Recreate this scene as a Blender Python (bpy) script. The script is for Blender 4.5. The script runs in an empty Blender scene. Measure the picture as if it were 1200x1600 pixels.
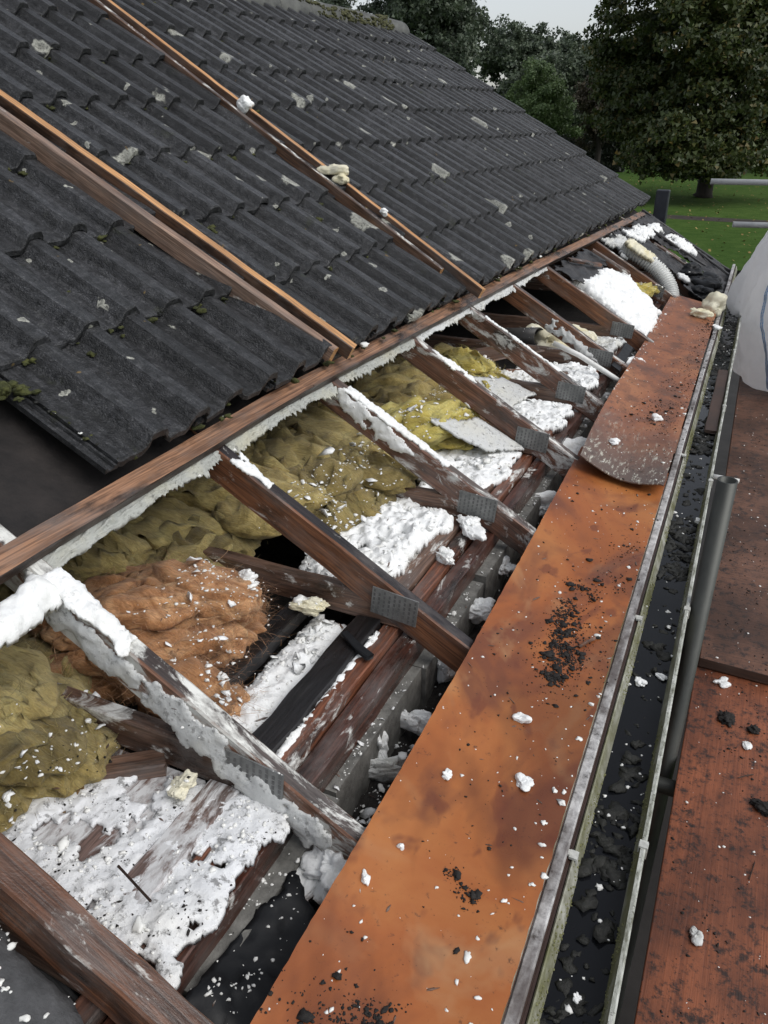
import bpy, math, random
import numpy as np
from mathutils import Matrix, Vector, noise as mnoise

random.seed(7)
rng = np.random.default_rng(7)
scn = bpy.context.scene
COL = scn.collection
R = math.radians

# ------------------------------------------------------------------ camera
CAM_H = 4.3
PITCH, YAW = 0.4663, 0.4396
cam_d = bpy.data.cameras.new('camera')
cam_d.sensor_fit = 'VERTICAL'
cam_d.sensor_height = 36.0
cam_d.lens = 1233.25 / 1600 * 36.0
cam_d.clip_start = 0.02
cam_d.clip_end = 3000
cam = bpy.data.objects.new('camera', cam_d)
COL.objects.link(cam)
cam.location = (0, 0, CAM_H)
cam.rotation_euler = (math.pi / 2 - PITCH, 0, YAW)
scn.camera = cam

# ------------------------------------------------------------------ sky, sun, exposure
SUN_EL, SUN_AZ = R(50), R(98)         # azimuth measured from +Y towards +X
world = bpy.data.worlds.new('World')
scn.world = world
world.use_nodes = True
wn = world.node_tree
wn.nodes.clear()
sky = wn.nodes.new('ShaderNodeTexSky')
sky.sky_type = 'NISHITA'
sky.sun_disc = False
sky.sun_elevation = SUN_EL
sky.sun_rotation = SUN_AZ
sky.air_density = 1.0
sky.dust_density = 1.5
sky.ozone_density = 1.0
hsv = wn.nodes.new('ShaderNodeHueSaturation')
hsv.inputs['Saturation'].default_value = 0.30
bg = wn.nodes.new('ShaderNodeBackground')
bg.inputs['Strength'].default_value = 0.118
wo = wn.nodes.new('ShaderNodeOutputWorld')
wn.links.new(sky.outputs[0], hsv.inputs['Color'])
wn.links.new(hsv.outputs[0], bg.inputs['Color'])
wn.links.new(bg.outputs[0], wo.inputs['Surface'])

sun_d = bpy.data.lights.new('sun', 'SUN')
sun_d.energy = 1.3
sun_d.angle = R(50)
sun_d.color = (1.0, 0.98, 0.96)
sun = bpy.data.objects.new('sun', sun_d)
COL.objects.link(sun)
sdir = Vector((math.sin(SUN_AZ) * math.cos(SUN_EL), math.cos(SUN_AZ) * math.cos(SUN_EL), math.sin(SUN_EL)))
sun.rotation_euler = sdir.to_track_quat('Z', 'Y').to_euler()
sun.location = (3, 3, 12)

scn.view_settings.view_transform = 'Standard'
scn.view_settings.look = 'None'
scn.view_settings.exposure = 0.36
scn.view_settings.gamma = 1.0

# ------------------------------------------------------------------ noise (numpy gradient noise)
def _h(ix, iy, iz, seed):
    n = (ix * 374761393 + iy * 668265263 + iz * 1274126177 + seed * 974634323) & 0xFFFFFFFF
    n = ((n ^ (n >> 13)) * 1274126177) & 0xFFFFFFFF
    n = ((n ^ (n >> 16)) * 2246822519) & 0xFFFFFFFF
    return ((n ^ (n >> 15)) & 0xFFFFFF) / float(0xFFFFFF) * 2 - 1

def vnoise(x, y, z=0.0, seed=0):
    x = np.asarray(x, float); y = np.asarray(y, float); z = np.asarray(z, float) + np.zeros_like(x)
    ix, iy, iz = np.floor(x).astype(np.int64), np.floor(y).astype(np.int64), np.floor(z).astype(np.int64)
    fx, fy, fz = x - ix, y - iy, z - iz
    u, v, w = [t * t * t * (t * (t * 6 - 15) + 10) for t in (fx, fy, fz)]
    r = 0
    for dx in (0, 1):
        for dy in (0, 1):
            for dz in (0, 1):
                wt = (u if dx else 1 - u) * (v if dy else 1 - v) * (w if dz else 1 - w)
                r = r + wt * _h(ix + dx, iy + dy, iz + dz, seed)
    return r

def fbm(x, y, z=0.0, oct=4, seed=0, gain=0.5):
    a, r, t = 1.0, 0, 0
    for o in range(oct):
        f = 2.03 ** o
        r = r + a * vnoise(np.asarray(x) * f, np.asarray(y) * f, np.asarray(z) * f, seed + o * 17)
        t += a
        a *= gain
    return r / t

# ------------------------------------------------------------------ object helpers
WL = {}            # world location of every object (no rotated parents are used)

def props(o, label=None, cat=None, group=None, kind=None):
    if label: o['label'] = label
    if cat: o['category'] = cat
    if group: o['group'] = group
    if kind: o['kind'] = kind
    return o

def empty(name, loc, label=None, cat=None, group=None):
    o = bpy.data.objects.new(name, None)
    COL.objects.link(o)
    o.empty_display_size = 0.05
    o.location = loc
    WL[o] = Vector(loc)
    return props(o, label, cat, group)

def mesh_of(name, verts, faces, mats, midx=None, smooth=False):
    me = bpy.data.meshes.new(name)
    verts = np.asarray(verts, dtype=np.float32)
    if isinstance(faces, np.ndarray):
        nf, k = faces.shape
        me.vertices.add(len(verts)); me.vertices.foreach_set('co', verts.ravel())
        me.loops.add(nf * k); me.loops.foreach_set('vertex_index', faces.ravel().astype(np.int32))
        me.polygons.add(nf)
        me.polygons.foreach_set('loop_start', np.arange(0, nf * k, k, dtype=np.int32))
    else:
        me.from_pydata([tuple(map(float, v)) for v in verts], [], faces)
    for m in (mats if isinstance(mats, (list, tuple)) else [mats]):
        me.materials.append(m)
    if midx is not None:
        me.polygons.foreach_set('material_index', np.asarray(midx, dtype=np.int32))
    me.update(calc_edges=True)
    me.validate()
    if smooth:
        me.polygons.foreach_set('use_smooth', np.ones(len(me.polygons), dtype=bool))
    return me

def link(name, me, parent=None, loc=None, rot=None, **kw):
    o = bpy.data.objects.new(name, me)
    COL.objects.link(o)
    loc = Vector(loc if loc is not None else (0, 0, 0))
    if parent is not None:
        o.parent = parent
    base = WL[parent] if parent is not None else Vector((0, 0, 0))
    m = Matrix.Translation(loc - base)
    if rot is not None:
        m = m @ rot.to_4x4()
    o.matrix_basis = m
    WL[o] = loc
    return props(o, **kw)

def mk(name, verts, faces, mats, parent=None, midx=None, smooth=False, **kw):
    v = np.asarray(verts, float)
    b = np.array([(v[:, 0].min() + v[:, 0].max()) / 2, (v[:, 1].min() + v[:, 1].max()) / 2, v[:, 2].min()])
    return link(name, mesh_of(name, v - b, faces, mats, midx, smooth), parent, b, **kw)

def frame(p0, p1, up=(0, 0, 1)):
    x = (Vector(p1) - Vector(p0)).normalized()
    y = Vector(up).cross(x).normalized()
    z = x.cross(y)
    return Matrix((x, y, z)).transposed()

def beam_mesh(name, L, w, h, mats, seed=0, seg=None, jit=0.0012, ch=0.003, bend=0.0, endcut=0.0):
    """long axis local X from 0 to L, top face at z=0; slots: 0 sides, 1 top, 2 ends"""
    seg = seg or max(2, int(L / 0.08))
    rs = np.random.default_rng(seed)
    cs = [(-w / 2 + ch, 0), (w / 2 - ch, 0), (w / 2, -ch), (w / 2, -h + ch), (w / 2 - ch, -h), (-w / 2 + ch, -h), (-w / 2, -h + ch), (-w / 2, -ch)]
    V, F, MI = [], [], []
    for i in range(seg + 1):
        t = i / seg
        wob = rs.normal(0, jit, 2)
        for k, (a, b) in enumerate(cs):
            j = rs.normal(0, jit * 0.6, 2)
            x = t * L
            if i == seg: x += endcut * (-b / h) + rs.normal(0, .002)
            if i == 0: x += rs.normal(0, .002)
            V.append((x, a + wob[0] + j[0] + bend * math.sin(math.pi * t), b + wob[1] + j[1]))
    for i in range(seg):
        for k in range(8):
            a, b = i * 8 + k, i * 8 + (k + 1) % 8
            F.append((a, a + 8, b + 8, b))
            MI.append(1 if k == 0 else 0)
    F.append(tuple(range(8))); MI.append(2)
    F.append(tuple(seg * 8 + k for k in reversed(range(8)))); MI.append(2)
    F = [tuple(reversed(f)) for f in F]
    nm = len(mats)
    MI = [min(m, nm - 1) for m in MI]
    return mesh_of(name, V, F, mats, MI)

def beam(name, p0, p1, w, h, mats, parent=None, up=(0, 0, 1), seed=0, **k):
    kw = {a: k.pop(a) for a in ('label', 'cat', 'group', 'kind') if a in k}
    L = (Vector(p1) - Vector(p0)).length
    me = beam_mesh(name, L, w, h, mats, seed, **k)
    return link(name, me, parent, p0, frame(p0, p1, up), **kw)

def tube_geo(path, rad, n=16, closed_caps=True, radf=None):
    path = [Vector(p) for p in path]
    V, F = [], []
    prev = None
    for i, p in enumerate(path):
        t = (path[min(i + 1, len(path) - 1)] - path[max(i - 1, 0)]).normalized()
        if prev is None:
            u = t.orthogonal().normalized()
        else:
            u = (prev - t * prev.dot(t)).normalized()
        prev = u
        w = t.cross(u)
        r = radf(i) if radf else rad
        for k in range(n):
            a = 2 * math.pi * k / n
            V.append(p + (u * math.cos(a) + w * math.sin(a)) * r)
    for i in range(len(path) - 1):
        for k in range(n):
            a, b = i * n + k, i * n + (k + 1) % n
            F.append((a, b, b + n, a + n))
    if closed_caps:
        F.append(tuple(reversed(range(n))))
        F.append(tuple((len(path) - 1) * n + k for k in range(n)))
    return [tuple(v) for v in V], F

def hollow_tube(p0, p1, ro, ri, n=28):
    p0, p1 = Vector(p0), Vector(p1)
    t = (p1 - p0).normalized(); u = t.orthogonal().normalized(); w = t.cross(u)
    V, F = [], []
    for p, r in ((p0, ro), (p1, ro), (p1, ri), (p1 - t * min(.5, (p1 - p0).length * .8), ri)):
        for k in range(n):
            a = 2 * math.pi * k / n
            V.append(p + (u * math.cos(a) + w * math.sin(a)) * r)
    for i in range(3):
        for k in range(n):
            a, b = i * n + k, i * n + (k + 1) % n
            F.append((a, b, b + n, a + n))
    F.append(tuple(reversed(range(n)))); F.append(tuple(3 * n + k for k in range(n)))
    return [tuple(v) for v in V], F

def ico(sub=2):
    t = (1 + 5 ** .5) / 2
    V = [(-1, t, 0), (1, t, 0), (-1, -t, 0), (1, -t, 0), (0, -1, t), (0, 1, t), (0, -1, -t), (0, 1, -t), (t, 0, -1), (t, 0, 1), (-t, 0, -1), (-t, 0, 1)]
    V = [Vector(v).normalized() for v in V]
    F = [(0, 11, 5), (0, 5, 1), (0, 1, 7), (0, 7, 10), (0, 10, 11), (1, 5, 9), (5, 11, 4), (11, 10, 2), (10, 7, 6), (7, 1, 8), (3, 9, 4), (3, 4, 2), (3, 2, 6), (3, 6, 8), (3, 8, 9), (4, 9, 5), (2, 4, 11), (6, 2, 10), (8, 6, 7), (9, 8, 1)]
    for _ in range(sub):
        c = {}
        def mid(a, b):
            k = (min(a, b), max(a, b))
            if k not in c:
                V.append(((V[a] + V[b]) / 2).normalized()); c[k] = len(V) - 1
            return c[k]
        N = []
        for a, b, d in F:
            x, y, z = mid(a, b), mid(b, d), mid(d, a)
            N += [(a, x, z), (b, y, x), (d, z, y), (x, y, z)]
        F = N
    return np.array([tuple(v) for v in V]), np.array(F)
ICO = {s: ico(s) for s in (0, 1, 2, 3, 4)}

def blob(c, r, seed, sub=3, amp=.45, freq=1.6, sharp=False, rot=0.0):
    """irregular lump; r = (rx, ry, rz)"""
    V, F = ICO[sub]
    n = fbm(V[:, 0] * freq + seed * 3.1, V[:, 1] * freq, V[:, 2] * freq, 4, seed, .6)
    if sharp:
        lo = fbm(V[:, 0] * .9 + seed, V[:, 1] * .9, V[:, 2] * .9, 2, seed + 4)
        n = lo * .95 - .35 * np.abs(fbm(V[:, 0] * 2.6 + seed, V[:, 1] * 2.6, V[:, 2] * 2.6, 3, seed + 8, .55)) + .12 * n + .10 * fbm(V[:, 0] * 5 + seed, V[:, 1] * 5, V[:, 2] * 5, 3, seed + 2, .6)
        q = np.round(V * 1.3 + seed * .37 % 1) * .06                      # a few flat torn facets
        V = V + q
    P = V * (1 + amp * 1.6 * n)[:, None] * np.array(r)
    ca, sa = math.cos(rot), math.sin(rot)
    P = np.stack([P[:, 0] * ca - P[:, 1] * sa, P[:, 0] * sa + P[:, 1] * ca, P[:, 2]], 1)
    return P + np.array(c), F

def poly_sd(px, py, poly):
    """signed distance, positive inside"""
    d = np.full(px.shape, 1e9); inside = np.zeros(px.shape, bool)
    n = len(poly)
    for i in range(n):
        ax, ay = poly[i]; bx, by = poly[(i + 1) % n]
        ex, ey = bx - ax, by - ay
        t = np.clip(((px - ax) * ex + (py - ay) * ey) / (ex * ex + ey * ey + 1e-12), 0, 1)
        d = np.minimum(d, np.hypot(px - ax - t * ex, py - ay - t * ey))
        c = ((ay > py) != (by > py)) & (px < (bx - ax) * (py - ay) / (by - ay + 1e-12) + ax)
        inside ^= c
    return np.where(inside, d, -d)

def sheet(name, poly, topf, thick, res, mats, rag=.02, ragf=25, edge=.02, seed=0, holes=0.0, mapf=None, parent=None, smooth=True, curl=0.0, **kw):
    """thick torn sheet / heap over a plan polygon; topf(x, y, d) gives the top, thick below it"""
    P = np.array(poly)
    x0, y0 = P.min(0) - rag; x1, y1 = P.max(0) + rag
    nx, ny = int((x1 - x0) / res) + 2, int((y1 - y0) / res) + 2
    X, Y = np.meshgrid(np.linspace(x0, x1, nx), np.linspace(y0, y1, ny), indexing='ij')
    d = poly_sd(X, Y, poly) + rag * 1.6 * fbm(X * ragf, Y * ragf, seed * 1.7, 3, seed, .5)
    if holes: d = np.minimum(d, (fbm(X * 14, Y * 14, 5.5, 4, seed + 5, .6) + holes) * .12)
    Z = topf(X, Y, d)
    Xj = X + res * .35 * vnoise(X * 90, Y * 90, 1, seed + 9); Yj = Y + res * .35 * vnoise(X * 90, Y * 90, 7, seed + 9)
    gxx, gyy = np.gradient(d, (x1 - x0) / (nx - 1), (y1 - y0) / (ny - 1))
    g2 = gxx ** 2 + gyy ** 2 + .05
    near = d < res * .7
    mx_ = np.where(near, np.clip(-(d - res * .05) * gxx / g2, -1.1 * res, 1.1 * res), 0); my_ = np.where(near, np.clip(-(d - res * .05) * gyy / g2, -1.1 * res, 1.1 * res), 0)
    Xj = np.where(near, X + mx_, Xj); Yj = np.where(near, Y + my_, Yj)
    ok = d > -res * .55
    cell = ok[:-1, :-1] & ok[1:, :-1] & ok[1:, 1:] & ok[:-1, 1:]
    idx = np.arange(nx * ny).reshape(nx, ny)
    q = np.stack([idx[:-1, :-1][cell], idx[1:, :-1][cell], idx[1:, 1:][cell], idx[:-1, 1:][cell]], 1)
    e = np.concatenate([q[:, [0, 1]], q[:, [1, 2]], q[:, [2, 3]], q[:, [3, 0]]])
    key = e.min(1) * (nx * ny) + e.max(1)
    u, inv, cnt = np.unique(key, return_inverse=True, return_counts=True)
    be = e[cnt[inv] == 1]
    top = np.stack([Xj.ravel(), Yj.ravel(), Z.ravel()], 1)
    bot = top.copy(); bot[:, 2] -= thick
    off = nx * ny
    sk = np.stack([be[:, 1], be[:, 0], be[:, 0] + off, be[:, 1] + off], 1)
    allq = np.concatenate([q, sk, q[:, ::-1] + off])
    V = np.concatenate([top, bot])
    used, inv = np.unique(allq.ravel(), return_inverse=True)
    V = V[used]; allq = inv.reshape(-1, 4)
    if mapf is not None: V = mapf(V)
    return mk(name, V, allq, mats, parent, smooth=smooth, **kw)

# slope coordinates: s up the slope from the eaves batten, y along the eaves, o off the rafter tops
TH = 0.5207
BX, BZ = -1.074, CAM_H - 0.7636
CT, ST = math.cos(TH), math.sin(TH)
def RP(s, y, o=0.0):
    return Vector((BX - CT * s + ST * o, y, BZ + ST * s + CT * o))
def RPn(V):
    """array version, columns s, y, o"""
    return np.stack([BX - CT * V[:, 0] + ST * V[:, 2], V[:, 1], BZ + ST * V[:, 0] + CT * V[:, 2]], 1)
NRM = Vector((ST, 0, CT)); UPS = Vector((-CT, 0, ST))
def gx(y): return -0.02 * (y - 1.0)       # the eaves line runs very slightly out of square

# ------------------------------------------------------------------ materials
class NB:
    def __init__(s, name):
        s.m = bpy.data.materials.new(name); s.m.use_nodes = True
        s.t = s.m.node_tree; s.b = s.t.nodes['Principled BSDF']
        s.b.inputs['Specular IOR Level'].default_value = .5
        s._obj = None
    def n(s, t, **k):
        x = s.t.nodes.new(t)
        for a, b in k.items(): setattr(x, a, b)
        return x
    def l(s, a, b): s.t.links.new(a, b)
    def obj(s, rnd=True):
        if s._obj is None:
            tc = s.n('ShaderNodeTexCoord')
            if rnd:
                oi = s.n('ShaderNodeObjectInfo'); mu = s.n('ShaderNodeMath', operation='MULTIPLY'); mu.inputs[1].default_value = 37.0
                s.l(oi.outputs['Random'], mu.inputs[0])
                ad = s.n('ShaderNodeVectorMath', operation='ADD'); s.l(tc.outputs['Object'], ad.inputs[0]); s.l(mu.outputs[0], ad.inputs[1])
                s._obj = ad.outputs[0]
            else: s._obj = tc.outputs['Object']
        return s._obj
    def map(s, sc, co=None, rnd=True):
        mp = s.n('ShaderNodeMapping'); mp.inputs['Scale'].default_value = sc if isinstance(sc, tuple) else (sc,) * 3
        s.l(co or s.obj(rnd), mp.inputs['Vector']); return mp.outputs[0]
    def noise(s, scale, detail=5, rough=.6, dist=0., co=None):
        x = s.n('ShaderNodeTexNoise'); x.inputs['Scale'].default_value = 1; x.inputs['Detail'].default_value = detail
        x.inputs['Roughness'].default_value = rough; x.inputs['Distortion'].default_value = dist
        s.l(s.map(scale, co), x.inputs['Vector']); return x.outputs[0]
    def vor(s, scale, feature='F1', out='Distance', co=None, rnd=1.0):
        x = s.n('ShaderNodeTexVoronoi', feature=feature); x.inputs['Scale'].default_value = 1; x.inputs['Randomness'].default_value = rnd
        s.l(s.map(scale, co), x.inputs['Vector']); return x.outputs[out]
    def ramp(s, f, stops, interp='LINEAR'):
        x = s.n('ShaderNodeValToRGB'); x.color_ramp.interpolation = interp
        e = x.color_ramp.elements
        while len(e) < len(stops): e.new(.5)
        for i, (p, c) in enumerate(stops):
            e[i].position = p; c = (c, c, c) if not isinstance(c, tuple) else c; e[i].color = (*c, 1)
        s.l(f, x.inputs[0]); return x.outputs[0]
    def mixc(s, f, a, b):
        x = s.n('ShaderNodeMix', data_type='RGBA')
        for v, i in ((f, 0), (a, 6), (b, 7)):
            if isinstance(v, (int, float)): x.inputs[i].default_value = v
            elif isinstance(v, tuple): x.inputs[i].default_value = (*v, 1)
            else: s.l(v, x.inputs[i])
        return x.outputs[2]
    def math(s, op, a, b=0.):
        x = s.n('ShaderNodeMath', operation=op)
        for i, v in enumerate((a, b)):
            if isinstance(v, (int, float)): x.inputs[i].default_value = v
            else: s.l(v, x.inputs[i])
        return x.outputs[0]
    def bump(s, h, strength=.5, dist=.004, prev=None):
        x = s.n('ShaderNodeBump'); x.inputs['Strength'].default_value = strength; x.inputs['Distance'].default_value = dist
        s.l(h, x.inputs['Height'])
        if prev is not None: s.l(prev, x.inputs['Normal'])
        return x.outputs[0]
    def out(s, col=None, rough=None, normal=None, **k):
        b = s.b
        for v, nm in ((col, 'Base Color'), (rough, 'Roughness'), (normal, 'Normal')):
            if v is None: continue
            if isinstance(v, (int, float)): b.inputs[nm].default_value = v
            elif isinstance(v, tuple): b.inputs[nm].default_value = (*v, 1)
            else: s.l(v, b.inputs[nm])
        for a, v in k.items(): b.inputs[a.replace('_', ' ')].default_value = v
        return s.m

def wood(name, c1, c2, foam=0.0, dirt=.35, rough=.42, gscale=1.0, wet=.5, foamcol=(.72, .72, .68), grey=.45):
    b = NB(name)
    g = b.noise((2.2 * gscale, 70 * gscale, 70 * gscale), 4, .65, .6)
    col = b.ramp(g, [(.3, c2), (.52, c1), (.72, tuple(min(1, x * 1.35) for x in c1))])
    fine = b.noise((9, 260, 260), 2, .5)
    col = b.mixc(b.ramp(fine, [(.42, .55), (.6, 0.)]), col, tuple(x * .45 for x in c2))
    pt = b.noise((3.5, 9, 9), 5, .65)
    col = b.mixc(b.ramp(pt, [(.5, 0.), (.66, min(1., dirt * 2.2))]), col, (.018, .014, .012))
    gw = b.noise((5, 14, 14), 5, .7)
    col = b.mixc(b.ramp(gw, [(.46, 0.), (.66, grey)]), col, (.17, .15, .14))
    if foam:
        fm = b.noise((7, 16, 16), 7, .72, .5)
        lo = .72 - foam * .34
        mask = b.ramp(fm, [(lo, 0.), (lo + .07, 1.)])
        thin = b.noise((26, 60, 60), 4, .7)
        col = b.mixc(b.math('MULTIPLY', mask, b.ramp(thin, [(.33, .35), (.56, 1.)])), col, foamcol)
    rr = b.ramp(pt, [(.35, rough + .2), (.65, rough - wet * .3)])
    nm = b.bump(g, .35, .003)
    nm = b.bump(fine, .25, .001, nm)
    if foam: nm = b.bump(fm, .4, .006, nm)
    return b.out(col, rr, nm)

def foam_mat(name, dirt=.25, tint=(.80, .80, .77), yellow=.2):
    b = NB(name)
    n1 = b.noise(22, 6, .7); n2 = b.noise(7, 4, .6); n3 = b.noise(160, 3, .6); n4 = b.noise(55, 5, .75)
    col = b.mixc(b.ramp(n2, [(.5, 0.), (.72, yellow)]), tint, (.68, .60, .34))
    col = b.mixc(b.ramp(n1, [(.5, 0.), (.8, .3)]), col, (.62, .62, .60))
    col = b.mixc(b.ramp(n4, [(.62 - dirt * .3, 0.), (.70 - dirt * .25, min(1, dirt * 2.5))]), col, (.05, .045, .04))
    nm = b.bump(n4, .6, .006); nm = b.bump(n3, .35, .002, nm)
    return b.out(col, b.ramp(n1, [(.3, .75), (.7, .5)]), nm, Subsurface_Weight=.0)

def wool_mat(name, c1, c2, c3):
    b = NB(name)
    n1 = b.noise(7, 6, .7, 1.5); n2 = b.noise((14, 110, 60), 6, .72, 2.2); n3 = b.noise((60, 420, 300), 3, .65, 1.0)
    col = b.ramp(n1, [(.33, tuple(p * .25 + q * .75 for p, q in zip(c1, c3))), (.48, c1), (.64, c2)])
    gi = b.n('ShaderNodeNewGeometry')
    col = b.mixc(b.ramp(gi.outputs['Random Per Island'], [(.0, .55), (.35, 0.)]), col, c3)
    col = b.mixc(b.ramp(gi.outputs['Random Per Island'], [(.6, 0.), (1., .6)]), col, c2)
    col = b.mixc(b.ramp(n2, [(.40, .4), (.58, 0.)]), col, c3)
    nm = b.bump(n2, .75, .007); nm = b.bump(n3, .6, .002, nm)
    m = b.out(col, 1.0, nm, Specular_IOR_Level=.05, Subsurface_Weight=.3, Subsurface_Scale=.03)
    b.b.inputs['Subsurface Radius'].default_value = (1.0, .7, .4)
    b.b.inputs['Sheen Weight'].default_value = .15
    return m

def simple(name, c1, c2, scale=8, rough=.5, bump=.3, bdist=.003, spec=None, r2=None, **k):
    b = NB(name)
    n1 = b.noise(scale, 6, .65); n2 = b.noise(scale * 9 if not isinstance(scale, tuple) else tuple(x * 9 for x in scale), 3, .6)
    col = b.ramp(n1, [(.32, c1), (.68, c2)])
    nm = b.bump(n1, bump, bdist); nm = b.bump(n2, bump * .6, bdist * .3, nm)
    return b.out(col, rough if r2 is None else b.ramp(n1, [(.35, rough), (.65, r2)]), nm, **k)

# -- tiles
def tile_mat():
    b = NB('concrete_tile')
    n1 = b.noise(6, 6, .65); sp = b.noise(230, 3, .7); n2 = b.noise((16, 40, 40), 5, .65)
    col = b.ramp(n1, [(.3, (.020, .021, .0235)), (.55, (.038, .039, .043)), (.75, (.070, .071, .077))])
    col = b.mixc(b.ramp(sp, [(.53, 0.), (.70, .6)]), col, (.19, .19, .195))
    col = b.mixc(b.ramp(n2, [(.55, 0.), (.75, .7)]), col, (.013, .014, .011))
    stk = b.noise((3.5, 60, 30), 5, .65)
    col = b.mixc(b.ramp(stk, [(.44, .7), (.58, 0.)]), col, (.012, .0125, .013))
    oi = b.n('ShaderNodeObjectInfo')
    col = b.mixc(1.0, col, col)
    tone = b.n('ShaderNodeMix', data_type='RGBA', blend_type='MULTIPLY'); tone.inputs[0].default_value = 1
    b.l(col, tone.inputs[6]); b.l(b.ramp(oi.outputs['Random'], [(0., .62), (.5, 1.), (1., 1.45)]), tone.inputs[7]); col = tone.outputs[2]
    blot = b.noise(38, 5, .75)
    col = b.mixc(b.ramp(blot, [(.40, .75), (.52, 0.)]), col, (.008, .0085, .009))
    col = b.mixc(b.ramp(blot, [(.56, 0.), (.72, .55)]), col, (.12, .122, .125))
    # moss stain
    ms = b.noise(9, 5, .7)
    col = b.mixc(b.ramp(ms, [(.63, 0.), (.75, .7)]), col, (.03, .035, .012))
    # lichen rosettes: sparse, irregular outline, darker core and speckle
    wob = b.n('ShaderNodeTexNoise'); wob.inputs['Scale'].default_value = 32; wob.inputs['Detail'].default_value = 4
    b.l(b.obj(), wob.inputs['Vector'])
    off = b.n('ShaderNodeVectorMath', operation='SCALE'); off.inputs['Scale'].default_value = .05; b.l(wob.outputs['Color'], off.inputs[0])
    co = b.n('ShaderNodeVectorMath', operation='ADD'); b.l(b.obj(), co.inputs[0]); b.l(off.outputs[0], co.inputs[1])
    def ros(scale, size, prob):
        v = b.n('ShaderNodeTexVoronoi'); v.inputs['Scale'].default_value = 1
        b.l(b.map(scale, co.outputs[0]), v.inputs['Vector'])
        sep = b.n('ShaderNodeSeparateColor'); b.l(v.outputs['Color'], sep.inputs[0])
        on = b.math('GREATER_THAN', sep.outputs[0], 1 - prob)
        rad = b.math('MULTIPLY', sep.outputs[1], size)
        d = b.math('SUBTRACT', rad, v.outputs['Distance'])
        return b.math('MULTIPLY', b.ramp(b.math('MULTIPLY', d, 8.), [(0., 0.), (.35, 1.), (1., .55)]), on)
    lich = b.math('MAXIMUM', ros((4.3, 4.3, 4.3), .33, .42), ros((14, 14, 14), .30, .30))
    grain = b.noise(120, 4, .75)
    lich = b.math('MULTIPLY', lich, b.ramp(grain, [(.34, 0.1), (.50, 1.)]))
    lc = b.mixc(b.noise(30, 3, .6), (.40, .40, .34), (.60, .60, .53))
    col = b.mixc(lich, col, lc)
    # a few ochre spots
    oc = b.noise(24, 3, .5)
    col = b.mixc(b.ramp(oc, [(.73, 0.), (.77, .7)]), col, (.30, .19, .05))
    pit = b.noise(70, 5, .75); nm = b.bump(sp, .9, .004); nm = b.bump(pit, .8, .006, nm); nm = b.bump(n2, .6, .006, nm); nm = b.bump(lich, .5, .003, nm)
    return b.out(col, b.ramp(n1, [(.3, .27), (.7, .46)]), nm)
M_TILE = tile_mat()
M_MOSS = simple('moss', (.020, .025, .009), (.085, .09, .024), 40, .95, .9, .008)
M_MOSSD = simple('wet_black_moss', (.006, .006, .005), (.022, .022, .017), 45, .6, .9, .008)
M_FELT = simple('black_felt', (.008, .008, .0085), (.034, .029, .027), (7, 7, 7), .6, .8, .008, r2=.8, Specular_IOR_Level=.25)
M_FELT2 = simple('torn_black_felt', (.012, .012, .013), (.05, .048, .05), 14, .38, .8, .008, r2=.7)
M_MEMB = simple('black_membrane', (.005, .0055, .0065), (.012, .013, .015), 9, .4, .4, .004, r2=.6, Specular_IOR_Level=.3)
M_RSIDE = wood('rafter_wood', (.20, .095, .06), (.08, .037, .025), .58, .5, foamcol=(.56, .56, .54))
M_RSIDE_F = wood('rafter_wood_foamy', (.20, .09, .05), (.08, .04, .025), .80, .3, foamcol=(.50, .50, .47))
M_RSIDE_C = wood('rafter_wood_clean', (.225, .095, .046), (.095, .038, .02), .36, .45, foamcol=(.5, .48, .45))
M_RNEAR = wood('near_rafter_wood', (.125, .050, .024), (.038, .018, .011), .22, .8, .28)
M_RTOP = wood('rafter_top', (.12, .085, .072), (.04, .028, .024), .60, .4, .4)
M_RTOP_F = wood('rafter_top_foamy', (.07, .05, .045), (.025, .02, .018), .80, .4, .4)
M_RTOP_D = wood('rafter_top_dark', (.028, .021, .022), (.009, .008, .009), .26, .5, .3)
M_PLATE = wood('wall_plate_wood', (.095, .034, .021), (.034, .014, .010), .42, .6, .32)
M_PLATE2 = wood('wall_plate_red', (.20, .072, .036), (.08, .028, .016), .42, .45, .33)
M_BROWN = wood('brown_timber', (.19, .11, .075), (.08, .043, .03), .45, .35)
M_DUSTY = wood('foam_dusted_timber', (.20, .13, .11), (.09, .055, .045), .85, .2, foamcol=(.62, .62, .62))
M_BLACK = wood('black_timber', (.014, .013, .014), (.006, .006, .006), .14, .2, .38, grey=.05)
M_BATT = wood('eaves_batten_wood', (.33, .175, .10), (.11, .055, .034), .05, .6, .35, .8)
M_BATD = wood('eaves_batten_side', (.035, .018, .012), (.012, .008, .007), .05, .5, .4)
M_TAN = wood('loose_batten_tan', (.66, .35, .145), (.42, .20, .075), .06, .08, .5, grey=.1)  # bright top over darker sides: lit and shaded tones painted on one batten
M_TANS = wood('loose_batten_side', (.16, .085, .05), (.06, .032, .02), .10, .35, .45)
M_GREYW = wood('loose_batten_grey', (.34, .225, .165), (.16, .095, .066), .14, .2, .5)
M_BURNT = wood('charred_timber', (.05, .05, .052), (.012, .012, .013), .05, .3, .55)
M_FOAM = foam_mat('white_foam', .10, (.88, .89, .88), .12)
M_FOAMD = foam_mat('dirty_white_foam', .27, (.78, .79, .80), .15)
M_FOAMG = foam_mat('grey_white_foam', .22, (.60, .61, .60), .2)
M_FOAMY = foam_mat('cream_foam', .04, (.76, .72, .56), .8)
M_ICE = foam_mat('translucent_foam', .20, (.40, .41, .38), .3)
M_WOLIVE = wool_mat('olive_wool', (.36, .275, .10), (.55, .445, .19), (.08, .06, .022))
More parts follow.
